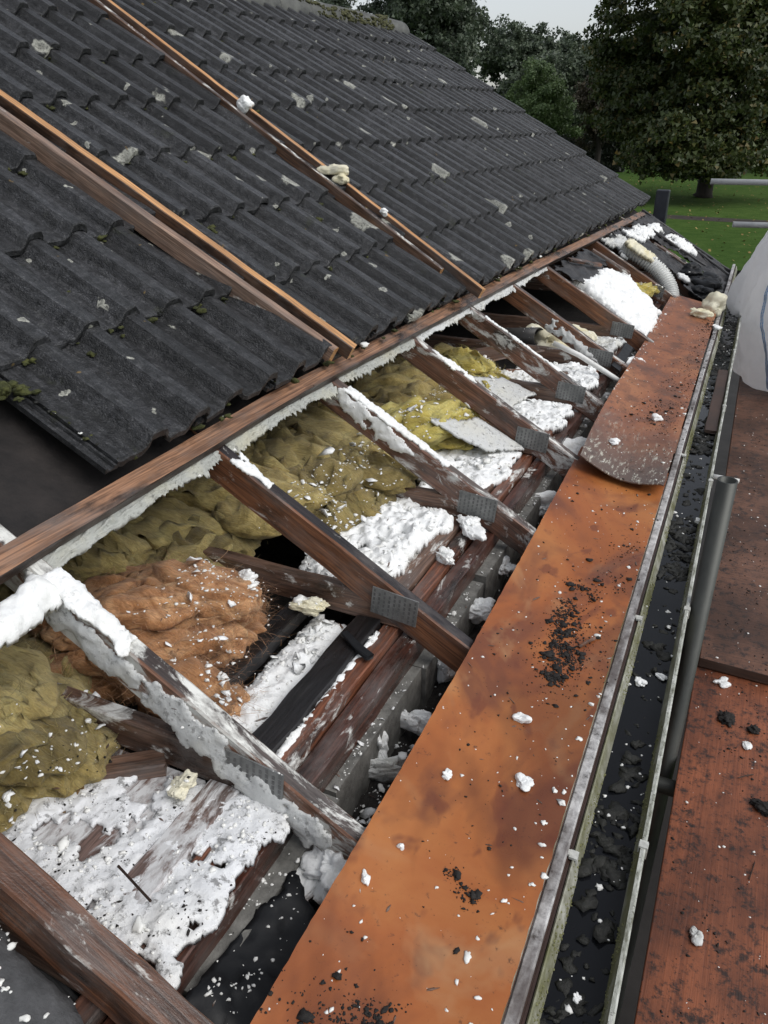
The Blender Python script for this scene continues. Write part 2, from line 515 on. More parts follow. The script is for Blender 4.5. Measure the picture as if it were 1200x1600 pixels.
M_WYEL = wool_mat('yellow_wool', (.58, .47, .12), (.76, .67, .26), (.22, .17, .04))
M_WORG = wool_mat('orange_wool', (.48, .235, .105), (.76, .44, .23), (.09, .04, .016))
M_WTAN = wool_mat('tan_wool', (.24, .135, .055), (.36, .22, .10), (.05, .028, .012))
M_BLOCK = simple('concrete_block', (.09, .088, .08), (.24, .235, .215), 26, .85, .9, .006)
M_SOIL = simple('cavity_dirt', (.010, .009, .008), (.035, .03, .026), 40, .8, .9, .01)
M_BRICK = simple('brick_wall', (.16, .075, .05), (.25, .12, .08), 9, .85, .5, .006)
M_GALV = simple('galvanised', (.12, .125, .122), (.27, .275, .27), 22, .45, .4, .003, Metallic=.3)
M_SLOT = simple('plate_slot', (.085, .087, .085), (.14, .142, .14), 30, .5, .1, .001)
M_TUBE = simple('scaffold_tube', (.03, .032, .029), (.085, .088, .08), (7, 7, 3), .35, .2, .002, Metallic=.55, r2=.5)
M_TUBEW = simple('pale_tube', (.50, .51, .51), (.66, .67, .66), 9, .45, .2, .002)
M_PVC = simple('white_plastic', (.60, .60, .57), (.74, .74, .72), 14, .35, .1, .001)
M_DUCT = simple('duct_plastic', (.58, .59, .57), (.70, .71, .69), 12, .4, .15, .001)
M_DARKP = simple('dark_pipe', (.03, .03, .03), (.06, .058, .055), 12, .4, .2, .002)
M_POST = simple('black_post', (.012, .014, .02), (.035, .04, .052), 8, .4, .4, .004)
M_GRIT = simple('black_grit', (.006, .005, .005), (.022, .018, .015), 60, .85, .6, .003)
M_NAIL = simple('rusty_nail', (.02, .013, .01), (.06, .035, .025), 60, .55, .2, .001, Metallic=.5)

def board_mat():
    b = NB('orange_board')
    big = b.noise((3.2, 2.0, 3), 5, .6, .8); mid = b.noise((4, 2.6, 4), 4, .55, .7); fin = b.noise(70, 4, .7); sp = b.noise(210, 3, .7)
    col = b.ramp(big, [(.30, (.19, .056, .018)), (.46, (.335, .098, .023)), (.64, (.41, .150, .040))])
    col = b.mixc(b.ramp(mid, [(.47, 0.), (.62, .8)]), col, (.13, .038, .018))
    dr = b.noise((14, 8, 14), 3, .5, .3)
    col = b.mixc(b.ramp(dr, [(.60, 0.), (.66, .65)]), col, (.14, .035, .014))
    lt = b.noise((5, 4, 5), 4, .6, .6)
    col = b.mixc(b.ramp(lt, [(.58, 0.), (.74, .55)]), col, (.46, .27, .13))
    col = b.mixc(b.ramp(fin, [(.62, 0.), (.72, .7)]), col, (.06, .025, .014))
    col = b.mixc(b.ramp(sp, [(.69, 0.), (.74, .7)]), col, (.03, .018, .013))
    damp = b.noise((2.4, 1.3, 2.4), 4, .6, 1.0)
    dm = b.ramp(damp, [(.50, 0.), (.60, 1.)])
    col = b.mixc(b.math('MULTIPLY', dm, .55), col, (.10, .028, .013))
    nm = b.bump(mid, .25, .004); nm = b.bump(fin, .2, .0015, nm)
    return b.out(col, b.ramp(damp, [(.45, .50), (.62, .24)]), nm)
M_ORANGE = board_mat()

def board2_mat():
    """second board: same sheet material, its near end weathered grey and streaked white"""
    b = NB('weathered_orange_board')
    big = b.noise((4, 2.2, 3), 5, .6, .8); mid = b.noise((9, 7, 9), 6, .7, .4); fin = b.noise((70, 30, 70), 4, .7)
    col = b.ramp(big, [(.32, (.17, .058, .026)), (.5, (.28, .098, .040)), (.66, (.34, .14, .062))])
    col = b.mixc(b.ramp(mid, [(.46, 0.), (.62, .75)]), col, (.11, .045, .026))
    sp = b.n('ShaderNodeSeparateXYZ'); tc = b.n('ShaderNodeTexCoord'); b.l(tc.outputs['Object'], sp.inputs[0])
    jag = b.math('ADD', sp.outputs[1], b.math('MULTIPLY', b.math('SUBTRACT', mid, .5), .9))
    mr = b.n('ShaderNodeMapRange'); mr.inputs[1].default_value = -1.50; mr.inputs[2].default_value = -1.0; mr.inputs[3].default_value = 1; mr.inputs[4].default_value = 0
    b.l(jag, mr.inputs[0])
    col = b.mixc(b.math('MULTIPLY', mr.outputs[0], .85), col, (.085, .07, .062))
    st = b.noise((70, 16, 40), 5, .75)
    wh = b.math('MULTIPLY', mr.outputs[0], b.ramp(st, [(.54, 0.), (.63, .85)]))
    col = b.mixc(wh, col, (.58, .57, .48))
    col = b.mixc(b.ramp(fin, [(.58, 0.), (.68, .8)]), col, (.03, .02, .016))
    nm = b.bump(mid, .3, .004); nm = b.bump(fin, .25, .002, nm)
    return b.out(col, b.ramp(big, [(.35, .36), (.65, .55)]), nm)
M_ORANGE2 = board2_mat()

def ply_mat(name, c1, c2, ax):
    b = NB(name)
    sc = (150, 2.6, 20) if ax == 'y' else (2.6, 120, 20)
    g = b.noise(sc, 5, .65, .5); big = b.noise((3, 2, 3), 5, .65); fin = b.noise(75, 5, .72); gr = b.noise(26, 5, .75)
    col = b.ramp(g, [(.34, tuple((p + q) / 2 for p, q in zip(c1, c2))), (.5, c1), (.68, tuple(x * 1.18 for x in c1))])
    col = b.mixc(b.ramp(big, [(.42, 0.), (.62, .8)]), col, tuple(x * .55 for x in c2))
    col = b.mixc(b.ramp(gr, [(.51, 0.), (.63, .9)]), col, (.018, .012, .010))
    col = b.mixc(b.ramp(fin, [(.58, 0.), (.66, .85)]), col, (.012, .009, .008))
    nm = b.bump(g, .4, .003); nm = b.bump(gr, .3, .004, nm)
    return b.out(col, b.ramp(big, [(.3, .38), (.7, .6)]), nm)
M_PLY1 = ply_mat('red_ply', (.27, .085, .036), (.12, .036, .018), 'y')
M_PLY2 = ply_mat('brown_ply', (.16, .074, .044), (.08, .037, .023), 'x')
M_PLYE = simple('ply_edge', (.03, .018, .013), (.07, .038, .026), (4, 4, 120), .6, .3, .002)

def cap_mat():
    b = NB('fascia_capping')
    n = b.noise(40, 6, .75); n2 = b.noise((9, 3, 9), 5, .7)
    col = b.ramp(n, [(.32, (.06, .055, .05)), (.43, (.34, .33, .325)), (.60, (.58, .57, .56))])
    col = b.mixc(b.ramp(n2, [(.45, 0.), (.62, .8)]), col, (.06, .042, .036))
    return b.out(col, .45, b.bump(n, .5, .002))
M_CAP = cap_mat()
M_FASC = simple('brown_fascia', (.035, .02, .015), (.075, .042, .032), 12, .35, .2, .002)
def gut_mat():
    b = NB('gutter_plastic')
    n = b.noise(24, 6, .7); n2 = b.noise((10, 4, 10), 5, .65)
    col = b.ramp(n, [(.34, (.17, .165, .12)), (.55, (.38, .38, .32)), (.7, (.55, .55, .50))])
    col = b.mixc(b.ramp(n2, [(.40, 0.), (.60, .85)]), col, (.115, .115, .035))
    return b.out(col, .5, b.bump(n, .5, .003))
M_GUT = gut_mat()
def water_mat():
    b = NB('gutter_water')
    n = b.noise(16, 4, .6)
    return b.out((.007, .0075, .009), .10, b.bump(n, .12, .004), IOR=1.33)
M_WATER = water_mat()

def bag_mat():
    b = NB('woven_white_bag')
    w = b.n('ShaderNodeTexWave'); w.inputs['Scale'].default_value = 160; b.l(b.obj(False), w.inputs['Vector'])
    n = b.noise(5, 5, .65); n2 = b.noise((5, 5, 2.5), 5, .7)
    col = b.ramp(n, [(.35, (.82, .82, .83)), (.6, (.90, .90, .91))])
    col = b.mixc(b.ramp(n2, [(.6, 0.), (.8, .35)]), col, (.42, .41, .38))
    nm = b.bump(n2, .7, .03); nm = b.bump(w.outputs[0], .08, .001, nm)
    m = b.out(col, .5, nm)
    tr = b.n('ShaderNodeBsdfTranslucent'); b.l(col, tr.inputs['Color'])
    mx = b.n('ShaderNodeMixShader'); mx.inputs[0].default_value = .6
    b.l(b.b.outputs[0], mx.inputs[1]); b.l(tr.outputs[0], mx.inputs[2]); b.l(mx.outputs[0], b.t.nodes['Material Output'].inputs['Surface'])
    return m
M_BAG = bag_mat()
M_BLUE = simple('blue_stitch', (.03, .16, .42), (.06, .25, .55), 20, .6, .1, .001)
M_TAPE = simple('pale_seam_tape', (.52, .57, .62), (.66, .69, .72), 20, .6, .1, .001)

def lawn_mat():
    b = NB('lawn')
    n = b.noise(.07, 5, .6); n2 = b.noise(1.7, 5, .7); n3 = b.noise(9, 4, .7)
    col = b.ramp(n, [(.35, (.042, .082, .018)), (.65, (.072, .120, .028))])
    col = b.mixc(b.ramp(n2, [(.4, .5), (.6, 0.)]), col, (.024, .058, .010))
    col = b.mixc(b.ramp(n3, [(.66, 0.), (.72, .7)]), col, (.16, .12, .03))
    return b.out(col, 1.0, b.bump(n3, .6, .05), Specular_IOR_Level=.05)
M_LAWN = lawn_mat()
M_PATH = simple('dark_path', (.018, .014, .011), (.045, .034, .026), 2, .8, .3, .01)
M_YARD = simple('shade_dark_concrete_yard', (.012, .011, .010), (.028, .026, .024), 2.5, .85, .3, .01)  # near black: the shade in the gap beside the gutter is put into this colour
M_TRUNK = simple('bark', (.012, .010, .008), (.03, .024, .019), (6, 6, 1.5), .9, .8, .04)

def leaf_mat(name, cols, rough=.5):
    b = NB(name)
    gi = b.n('ShaderNodeNewGeometry')
    n = b.noise(.42, 4, .65)
    a = b.ramp(gi.outputs['Random Per Island'], [(0., cols[0]), (.5, cols[1]), (.85, cols[2]), (1., cols[3] if len(cols) > 3 else cols[2])])
    c = b.ramp(n, [(.35, tuple(x * .75 for x in cols[0])), (.65, cols[2])])
    col = b.mixc(.45, a, c)
    m = b.out(col, rough)
    tr = b.n('ShaderNodeBsdfTranslucent'); b.l(col, tr.inputs['Color'])
    mx = b.n('ShaderNodeMixShader'); mx.inputs[0].default_value = .22
    o = b.t.nodes['Material Output']
    b.l(b.b.outputs[0], mx.inputs[1]); b.l(tr.outputs[0], mx.inputs[2]); b.l(mx.outputs[0], o.inputs['Surface'])
    return m
LM_BIG = leaf_mat('autumn_leaves', [(.026, .044, .014), (.05, .075, .02), (.085, .105, .026), (.22, .13, .03)])
LM_HAZY = leaf_mat('hazy_leaves', [(.05, .072, .05), (.08, .11, .068), (.115, .145, .085)])  # distance haze put into the leaf colour: lightened and greyed
LM_GREEN = leaf_mat('mid_green_leaves', [(.08, .13, .05), (.125, .19, .07), (.17, .24, .09)])
LM_BROWN = leaf_mat('brownish_leaves', [(.045, .04, .028), (.075, .062, .04), (.10, .08, .05)])
LM_HEDGE = leaf_mat('hedge_leaves', [(.008, .012, .007), (.014, .02, .011), (.02, .028, .014)])

# ------------------------------------------------------------------ setting: ground
def flat(name, x0, y0, x1, y1, z, mat, n=1, **kw):
    return mk(name, [(x0, y0, z), (x1, y0, z), (x1, y1, z), (x0, y1, z)], [(0, 1, 2, 3)], mat, **kw)
flat('ground', -900, -900, 900, 1200, 0.0, M_LAWN, kind='structure')
mk('yard', [(-8, -12, .004), (6, -12, .004), (6, 24, .004), (-8, 24, .004)], [(0, 1, 2, 3)], M_YARD, kind='structure')
mk('path', [(-60, 46, .004), (60, 34.5, .004), (60, 36.2, .004), (-60, 47.5, .004)], [(0, 1, 2, 3)], M_PATH, kind='structure')
# fallen leaves on the lawn
def scatter_quads(name, pts, size, mat, tilt=.4, **kw):
    n = len(pts)
    a = rng.uniform(0, 6.28, n); t = rng.normal(0, tilt, (n, 2)); s = size * rng.uniform(.5, 1.4, n)
    ux = np.stack([np.cos(a), np.sin(a), t[:, 0]], 1) * s[:, None]; uy = np.stack([-np.sin(a), np.cos(a), t[:, 1]], 1) * s[:, None] * .7
    P = np.asarray(pts)
    V = np.stack([P - ux, P - uy * .9, P + ux, P + uy], 1).reshape(-1, 3)
    return mk(name, V, np.arange(n * 4).reshape(-1, 4), mat, **kw)
M_FLEAF = simple('fallen_leaf', (.16, .10, .03), (.30, .22, .06), 3, .7, .1, .001)
lp = np.stack([rng.uniform(-12, 8, 1500), rng.uniform(17, 70, 1500), np.full(1500, .03)], 1)
scatter_quads('fallen_leaves', lp, .055, M_FLEAF, label='yellowed leaves scattered over the lawn under the big tree', cat='leaves', kind='stuff')

# house body below the roof
house = empty('house_wall', (-3.3, 3.6, 0), 'block and brick wall of the house below the opened eaves', 'wall')
def boxv(x0, x1, y0, y1, z0, z1):
    return ([(x0, y0, z0), (x1, y0, z0), (x1, y1, z0), (x0, y1, z0), (x0, y0, z1), (x1, y0, z1), (x1, y1, z1), (x0, y1, z1)],
            [(3, 2, 1, 0), (4, 5, 6, 7), (0, 1, 5, 4), (1, 2, 6, 5), (2, 3, 7, 6), (3, 0, 4, 7)])
mk('outer_leaf', *boxv(-.52, -.42, -6, 7.55, .006, 2.93), M_BRICK, house)
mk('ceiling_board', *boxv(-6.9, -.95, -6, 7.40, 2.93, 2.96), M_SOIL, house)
mk('back_wall', *boxv(-7.0, -6.9, -6, 7.55, .006, 3.1), M_BRICK, house)
gv = [(-.53, 7.42, .006), (-6.89, 7.42, .006), (-6.89, 7.42, 3.1), (-3.55, 7.42, 4.75), (-.53, 7.42, 3.0)]
mk('gable_wall', gv + [(x, 7.54, z) for x, y, z in gv], [(0, 1, 2, 3, 4), (9, 8, 7, 6, 5)] + [(i, i + 5, (i + 1) % 5 + 5, (i + 1) % 5) for i in range(5)], M_BRICK, house)
# inner leaf block tops: individual blocks along the eaves with mortar gaps, and the dirty cavity floor
bme = {}
for i in range(18):
    y = -.35 + i * .445
    rs = np.random.default_rng(100 + i)
    V, F = blob((0, 0, 0), (1, 1, 1), i, 2, 0, 1)
    nx, ny, nz = 7, 22, 6
    vv = []
    v8, f8 = boxv(-.095 + rs.normal(0, .003), .0 + rs.normal(0, .004), .006, .439, -.16, rs.normal(-.002, .006))
    mk('block', [(a - .565, b + y, c + 3.105) for a, b, c in v8], f8, M_BLOCK, house)
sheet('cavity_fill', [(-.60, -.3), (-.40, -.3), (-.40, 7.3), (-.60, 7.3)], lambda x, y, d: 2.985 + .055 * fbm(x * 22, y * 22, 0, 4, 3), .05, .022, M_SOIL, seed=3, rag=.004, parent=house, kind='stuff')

# ------------------------------------------------------------------ tiled roof
def batt_s(y):
    return float(np.interp(y, [-1, .8, 1.8, 4.2, 6.9, 7.6], [.04, .053, .079, .040, -.026, -.04]))
TW, GAUGE, TL = .305, .345, .425
YV = 7.85
SK = 0.013
roof = empty('tiled_roof', (RP(0, 3.6).x, 3.6, RP(0, 3.6).z), 'dark grey concrete tiled roof slope with lichen and mossy ridge', 'roof')
def roll(y):
    r = 0
    for c in (.117, .270):
        d = np.abs(y - c)
        t = np.clip((.046 - d) / (.046 - .016), 0, 1)
        r = r + .039 * t * t * (3 - 2 * t)
    return r
def tile_mesh(seed):
    rs = np.random.default_rng(seed)
    ys = np.array([0.0, .012, .035, .058, .072, .080, .088, .097, .117, .137, .146, .154, .162, .176, .20, .215, .225, .233, .241, .250, .270, .289, .297, .3035])
    top = .017 + roll(ys) 
    bot = roll(ys) * .9
    xs = [0, .004, .02, .09, .18, .27, .36, TL]
    V, F = [], []
    ny = len(ys)
    chip = np.cumsum(rs.normal(0, .0016, ny)); chip -= chip.mean()
    chip += np.where(rs.random(ny) < .10, rs.uniform(.004, .012, ny), 0)
    for i, x in enumerate(xs):
        for k in range(ny):
            cx = x + (chip[k] if i < 2 else chip[k] * .5 if i == 2 else 0)
            zz = top[k] - (.0035 if i == 0 else 0) + rs.normal(0, .0006)
            V.append((cx, ys[k], zz))
    nt = len(V)
    for i, x in enumerate((0, .02, TL)):
        for k in range(ny):
            V.append((x + (chip[k] if i < 1 else 0), ys[k], bot[k]))
    for i in range(len(xs) - 1):
        for k in range(ny - 1):
            a = i * ny + k
            F.append((a, a + ny, a + ny + 1, a + 1))
    for i in range(2):
        for k in range(ny - 1):
            a = nt + i * ny + k
            F.append((a, a + 1, a + ny + 1, a + ny))
    for k in range(ny - 1):
        F.append((k, k + 1, nt + k + 1, nt + k))
        a = (len(xs) - 1) * ny + k; b2 = nt + 2 * ny + k
        F.append((a, b2, b2 + 1, a + 1))
    for k in (0, ny - 1):
        loop = [i * ny + k for i in range(len(xs))] + [nt + i * ny + k for i in (2, 1, 0)]
        F.append(tuple(loop if k == 0 else reversed(loop)))
    # underlap flange on the near side
    b0 = len(V)
    for x in (.002, TL):
        V += [(x, -.036, -.001), (x, -.036, .012), (x, -.029, .012), (x, -.027, .004), (x, -.012, .004), (x, -.010, .011), (x, -.004, .011), (x, .001, .004), (x, .001, -.001)]
    for k in range(9):
        a, b = b0 + k, b0 + (k + 1) % 9
        F.append((a, a + 9, b + 9, b) if False else (b, b + 9, a + 9, a))
    F.append(tuple(b0 + k for k in range(9))); F.append(tuple(b0 + 9 + k for k in reversed(range(9))))
    F = [tuple(reversed(f)) for f in F]
    me = mesh_of('tile', V, F, M_TILE)
    return me
TILES = [tile_mesh(50 + i) for i in range(6)]
TAILO, TSL = .044, .066
first = {0: 22, 1: 23, 2: 23, 3: 22, 4: 22, 5: 22, 6: 21, 7: 20}
tile_rows = []
for k in range(8):
    for j in range(1, first[k] + 1):
        y = YV - TW * j
        s = .125 + GAUGE * k - SK * (y + .15 - 1.2) + random.gauss(0, .004)
        o = TAILO + random.gauss(0, .002)
        rot = Matrix((UPS, Vector((0, 1, 0)), NRM)).transposed()
        link('tile', TILES[random.randrange(6)], roof, RP(s, y, o), None)
        ob = COL.objects[-1]
        tile_rows.append((ob, k, j))
        # rotation: columns are images of local x, y, z
        m = rot
        tilt = Matrix(((math.cos(TSL), 0, math.sin(TSL)), (0, 1, 0), (-math.sin(TSL), 0, math.cos(TSL))))
        ry = SK + random.gauss(0, .0055)
        cant = Matrix.Rotation(.018 + random.gauss(0, .003), 3, 'X')
        spin = Matrix(((math.cos(ry), -math.sin(ry), 0), (math.sin(ry), math.cos(ry), 0), (0, 0, 1)))
        ob.matrix_basis = Matrix.Translation(RP(s, y, o) - WL[roof]) @ (m @ spin @ tilt @ cant).to_4x4()
# felt below the tiles, sagging a little between the trusses
def feltmap(V):
    return RPn(V)
sheet('sarking_felt', [(2.72, -1.4), (2.70, 7.78)] + [(batt_s(q) + .02, q) for q in np.linspace(7.5, -1.4, 24)], lambda s, y, d: -.004 - .012 * np.abs(np.sin((y - .8655) / .6 * math.pi)) + .007 * fbm(s * 5, y * 5, 0, 4, 8), .003, .05, M_FELT, rag=.004, seed=8, mapf=feltmap, parent=roof)
# ridge tiles
M_RIDGE = simple('ridge_concrete', (.05, .052, .048), (.14, .142, .13), 9, .7, .6, .006)
RS = .125 + GAUGE * 8 - SK * 6.5 + .02
rc = RP(RS + .05, 0, .045)
for i in range(13):
    y1 = YV - .01 - i * .45; y0_ = y1 - .455
    V, F = [], []
    n = 12
    rs = np.random.default_rng(i)
    for (yy, rr) in ((y0_, .128), (y0_ + .01, .131), (y0_ + .22, .129), (y1 - .01, .127), (y1, .123)):
        for rad in (rr,):
            for a in range(n + 1):
                t = R(-12) + (math.pi + R(24)) * a / n
                V.append((rc.x + math.cos(t) * rad, yy + rs.normal(0, .002), rc.z - .045 + math.sin(t) * rad * .95))
    nt = len(V)
    for j in range(4):
        for a in range(n):
            q = j * (n + 1) + a
            F.append((q, q + n + 1, q + n + 2, q + 1))
    V2 = [(rc.x + (x - rc.x) * .88, y, rc.z - .045 + (z - rc.z + .045) * .88) for x, y, z in V]
    F += [tuple(reversed([q + nt for q in f])) for f in F]
    for a in range(n):
        F.append((a, a + 1, nt + a + 1, nt + a)); q = 4 * (n + 1) + a
        F.append((q + 1, q, nt + q, nt + q + 1))
    mk('ridge_tile', V + V2, F, M_RIDGE, roof, smooth=True)
# far slope
bs = rc
mk('back_slope', [(bs.x - .1, -2, bs.z - .12), (bs.x - .1, 7.8, bs.z - .12), (bs.x - 3.4, 7.8, bs.z - 1.95), (bs.x - 3.4, -2, bs.z - 1.95)], [(0, 1, 2, 3)], M_TILE, roof)

def lumps(pts, sizes, sub=1, seed=0, flat_=.6, amp=.5, stretch=1.0):
    V0, F0 = ICO[sub]
    n = len(pts); nv = len(V0)
    sizes = np.minimum(np.asarray(sizes), np.median(sizes) * 2.4)
    V = np.repeat(V0[None], n, 0)
    ph = np.random.default_rng(seed).uniform(0, 100, (n, 1))
    d = 1 + amp * vnoise(V[..., 0] * 1.7 + ph, V[..., 1] * 1.7 + ph * 1.3, V[..., 2] * 1.7, seed)
    an = np.random.default_rng(seed + 1).uniform(.6, 1.5, (n, 1, 2))
    V = V * d[..., None]
    V[..., 0] *= an[..., 0] * stretch; V[..., 1] *= an[..., 1]; V[..., 2] *= flat_
    a = np.random.default_rng(seed + 2).uniform(0, 6.28, (n, 1))
    X = V[..., 0] * np.cos(a) - V[..., 1] * np.sin(a); Y = V[..., 0] * np.sin(a) + V[..., 1] * np.cos(a)
    V = np.stack([X, Y, V[..., 2]], -1) * np.asarray(sizes)[:, None, None] + np.asarray(pts)[:, None, :]
    F = (F0[None] + (np.arange(n) * nv)[:, None, None]).reshape(-1, 3)
    return V.reshape(-1, 3), F

# moss on tails, in the side laps and on the ridge
mp, msz = [], []
for ob, k, j in tile_rows:
    y = YV - TW * j
    s = .125 + GAUGE * k - SK * (y + .15 - 1.2)
    rr = random.Random(k * 100 + j)
    for _ in range(rr.choice([5, 8, 11, 14, 16]) if k else 2):              # below the tail of this tile, on the next row
        yy = y + rr.uniform(0, TW)
        mp.append(RP(s - rr.uniform(-.004, .018), yy, TAILO + rr.uniform(-.010, .012))); msz.append(rr.uniform(.004, .012))
    t0 = rr.uniform(0, .3)
    for _ in range(rr.choice([2, 4, 7, 9])):              # side lap
        ds = rr.uniform(0, .33)
        mp.append(RP(s + ds, y + rr.gauss(.003, .005) - SK * ds, TAILO - TSL * ds + .020)); msz.append(rr.uniform(.0025, .007))
    for _ in range(rr.choice([0, 0, 1, 2, 3])):
        ds = rr.uniform(0, .33)
        mp.append(RP(s + ds, y + rr.uniform(0, .3), TAILO - TSL * ds + .013)); msz.append(rr.uniform(.003, .009))
# a few thick cushions as in the photo
for (s, y, r_) in [(.40, 1.08, .030), (.39, 1.13, .022), (.41, 1.40, .02), (.405, 1.43, .018), (.73, 1.74, .02), (.75, 2.24, .016), (1.05, 2.2, .018), (.70, 2.50, .02), (.68, 2.9, .016)]:
    for q in range(7):
        mp.append(RP(s + random.gauss(0, .012), y + random.gauss(0, .018), TAILO + .006 + random.uniform(0, .012))); msz.append(r_ * random.uniform(.3, .7))
bp, bz = [], []
for ob, k, j in tile_rows:
    y = YV - TW * j
    s = .125 + GAUGE * k - SK * (y + .15 - 1.2)
    rr = random.Random(k * 100 + j + 7)
    for q in range(26):
        ds = rr.uniform(.0, .345)
        if mnoise.noise(Vector((ds * 14, k * 3.3, j * 1.7))) < -.25: continue
        bp.append(tuple(RP(s + ds, y + rr.gauss(.001, .0025) - SK * ds, TAILO - TSL * ds + .0215 + rr.uniform(-.002, .003)))); bz.append(rr.choice([.0016, .002, .0026, .0034, .0045]))
V, F = lumps(bp, bz, 0, 33, .8, .7)
mk('joint_moss', V, F, M_MOSSD, roof, kind='stuff')
V, F = lumps([tuple(p) for p in mp], msz, 1, 3, .65, .8)
mk('moss', V, F, M_MOSS, roof, smooth=True, kind='stuff')
rp_, rs_ = [], []
for i in range(1100):
    y = 7.7 - abs(random.gauss(0, 2.4)) - .25
    t = random.uniform(.05, 1.9)
    if vnoise(y * 3, t * 2, 0, 4) < -.15: continue
    rp_.append((rc.x + math.cos(t) * .13, y, rc.z - .045 + math.sin(t) * .125)); rs_.append(random.uniform(.006, .02))
V, F = lumps(rp_, rs_, 1, 4, .7)
M_MOSSL = simple('ridge_moss', (.04, .042, .018), (.10, .10, .045), 30, .95, .9, .008)
mk('ridge_moss', V, F, M_MOSSL, roof, smooth=True, kind='stuff')

# ------------------------------------------------------------------ eaves batten and torn foam skirt
path = [RP(batt_s(y) + .02, y, .026) for y in np.linspace(-.6, 7.45, 60)]
V, F, MI = [], [], []
for i, p in enumerate(path):
    for (ds, do) in ((.025, 0), (-.023, 0), (-.025, -.002), (-.025, -.024), (-.023, -.026), (.025, -.026)):
        j = random.gauss(0, .0009)
        V.append(p + UPS * (ds + j) + NRM * (do + random.gauss(0, .0006)))
for i in range(len(path) - 1):
    for k in range(6):
        a, b = i * 6 + k, i * 6 + (k + 1) % 6
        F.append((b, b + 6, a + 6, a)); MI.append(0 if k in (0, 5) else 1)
F.append(tuple(range(6))); MI.append(1); F.append(tuple((len(path) - 1) * 6 + k for k in reversed(range(6)))); MI.append(1)
# grain runs along local Y here, so give the batten its own beam-like local frame
def relocal(V, p0, rot):
    inv = rot.transposed()
    return [inv @ (Vector(v) - Vector(p0)) for v in V]
rotB = frame(path[0], path[-1], NRM)
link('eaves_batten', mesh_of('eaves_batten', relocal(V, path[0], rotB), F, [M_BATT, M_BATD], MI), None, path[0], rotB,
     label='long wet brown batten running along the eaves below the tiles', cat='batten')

def skirt(name, y0, y1, label, depth=.05, seed=0, mat=M_ICE, thick=.010, jag=.018):
    n = int((y1 - y0) / .0045); m = 14
    ys = np.linspace(y0, y1, n)
    low = depth * (1 + .35 * fbm(ys * 9, ys * 0, 0, 3, seed)) + jag * np.abs(fbm(ys * 75, ys * 0, 2, 4, seed + 1, .75)) * 1.5 * np.clip(.7 + 1.2 * fbm(ys * 12, ys * 0, 5, 2, seed + 3), .15, 2)
    V, F = [], []
    for lay in (0, 1):
        for i, y in enumerate(ys):
            sb = batt_s(y) - .004
            for k in range(m):
                t = k / (m - 1)
                q = low[i] * t
                n3 = .010 * float(mnoise.fractal(Vector((y * 26, t * 4 + seed, lay * .4)), .8, 2.1, 4))
                # runs down under the batten into the bay
                ss = sb + .012 - q * .93
                oo = .000 - q * .36 + n3 - (thick * (1 - .75 * t) if lay else 0)
                V.append(RP(ss - (thick * .5 if lay else 0), y + .002 * n3, oo))
    N = n * m
    for i in range(n - 1):
        for k in range(m - 1):
            a = i * m + k
            F.append((a, a + 1, a + m + 1, a + m)); F.append((N + a, N + a + m, N + a + m + 1, N + a + 1))
        a = i * m + m - 1
        F.append((a, N + a, N + a + m, a + m))
        a = i * m
        F.append((a + m, N + a + m, N + a, a))
    mk(name, V, F, mat, smooth=True, label=label, cat='foam', group='torn foam skirts under the eaves batten')
TY = {i: .8655 + .6 * i for i in range(0, 12)}
skl = {1: 'long ragged grey foam edge under the batten above the orange wool', 2: 'ragged grey foam edge under the batten in the second bay from the front rafter',
       3: 'ragged pale foam edge under the batten above the bright yellow wool', 4: 'ragged pale foam edge under the batten in the bay with the small yellow tuft',
       5: 'torn white foam edge under the batten above the dark hole', 6: 'torn white foam edge under the batten above the loose dark pipe'}
for i in range(1, 7):
    skirt('foam_skirt', TY[i - 1] + .02, TY[i] - .02, skl[i], .034 - .0015 * i, 20 + i, M_ICE if i < 4 else M_FOAMG, jag=.016 + .004 * (i > 4))
# thick white lump of foam at the near end of the batten
sheet('foam_lump', [(-.02, .42), (.03, .84), (-.04, .845), (-.055, .78), (-.04, .68), (-.06, .58), (-.055, .42)],
      lambda s, y, d: .0 + .016 * np.clip(d / .03, 0, 1) ** .6 + .016 * fbm(s * 22, y * 22, 0, 5, 31) - .35 * np.clip(-s - .02, 0, 1), .014, .005, M_FOAM, rag=.012, seed=31, mapf=RPn,
      label='thick white foam lump under the near end of the eaves batten', cat='foam')

# ------------------------------------------------------------------ trusses
def nail_plate(parent, y, x0, x1, z0, z1, tilt, seed):
    """galvanised plate with rows of punched teeth slots, on the near side of the truss"""
    w, h = x1 - x0, z1 - z0
    V, F = [], []
    v8, f8 = boxv(-w / 2, w / 2, -.0015, .0015, -h / 2, h / 2)
    V += v8; F += f8; MI = [0] * 6
    nx, nz = 9, 6
    for a in range(nx):
        for c in range(nz):
            cx = -w / 2 + (a + .5) * w / nx; cz = -h / 2 + (c + .5 + (.25 if a % 2 else -.1)) * h / nz
            if abs(cz) > h / 2 - .004: continue
            v, f = boxv(cx - .0026, cx + .0026, -.0022, -.0012, cz - .0042, cz + .0042)
            b = len(V); V += v; F += [tuple(q + b for q in ff) for ff in f]; MI += [1] * 6
    me = mesh_of('nail_plate', V, F, [M_GALV, M_SLOT], MI)
    return link('nail_plate', me, parent, ((x0 + x1) / 2, y, (z0 + z1) / 2), Matrix.Rotation(tilt, 3, 'Y'))

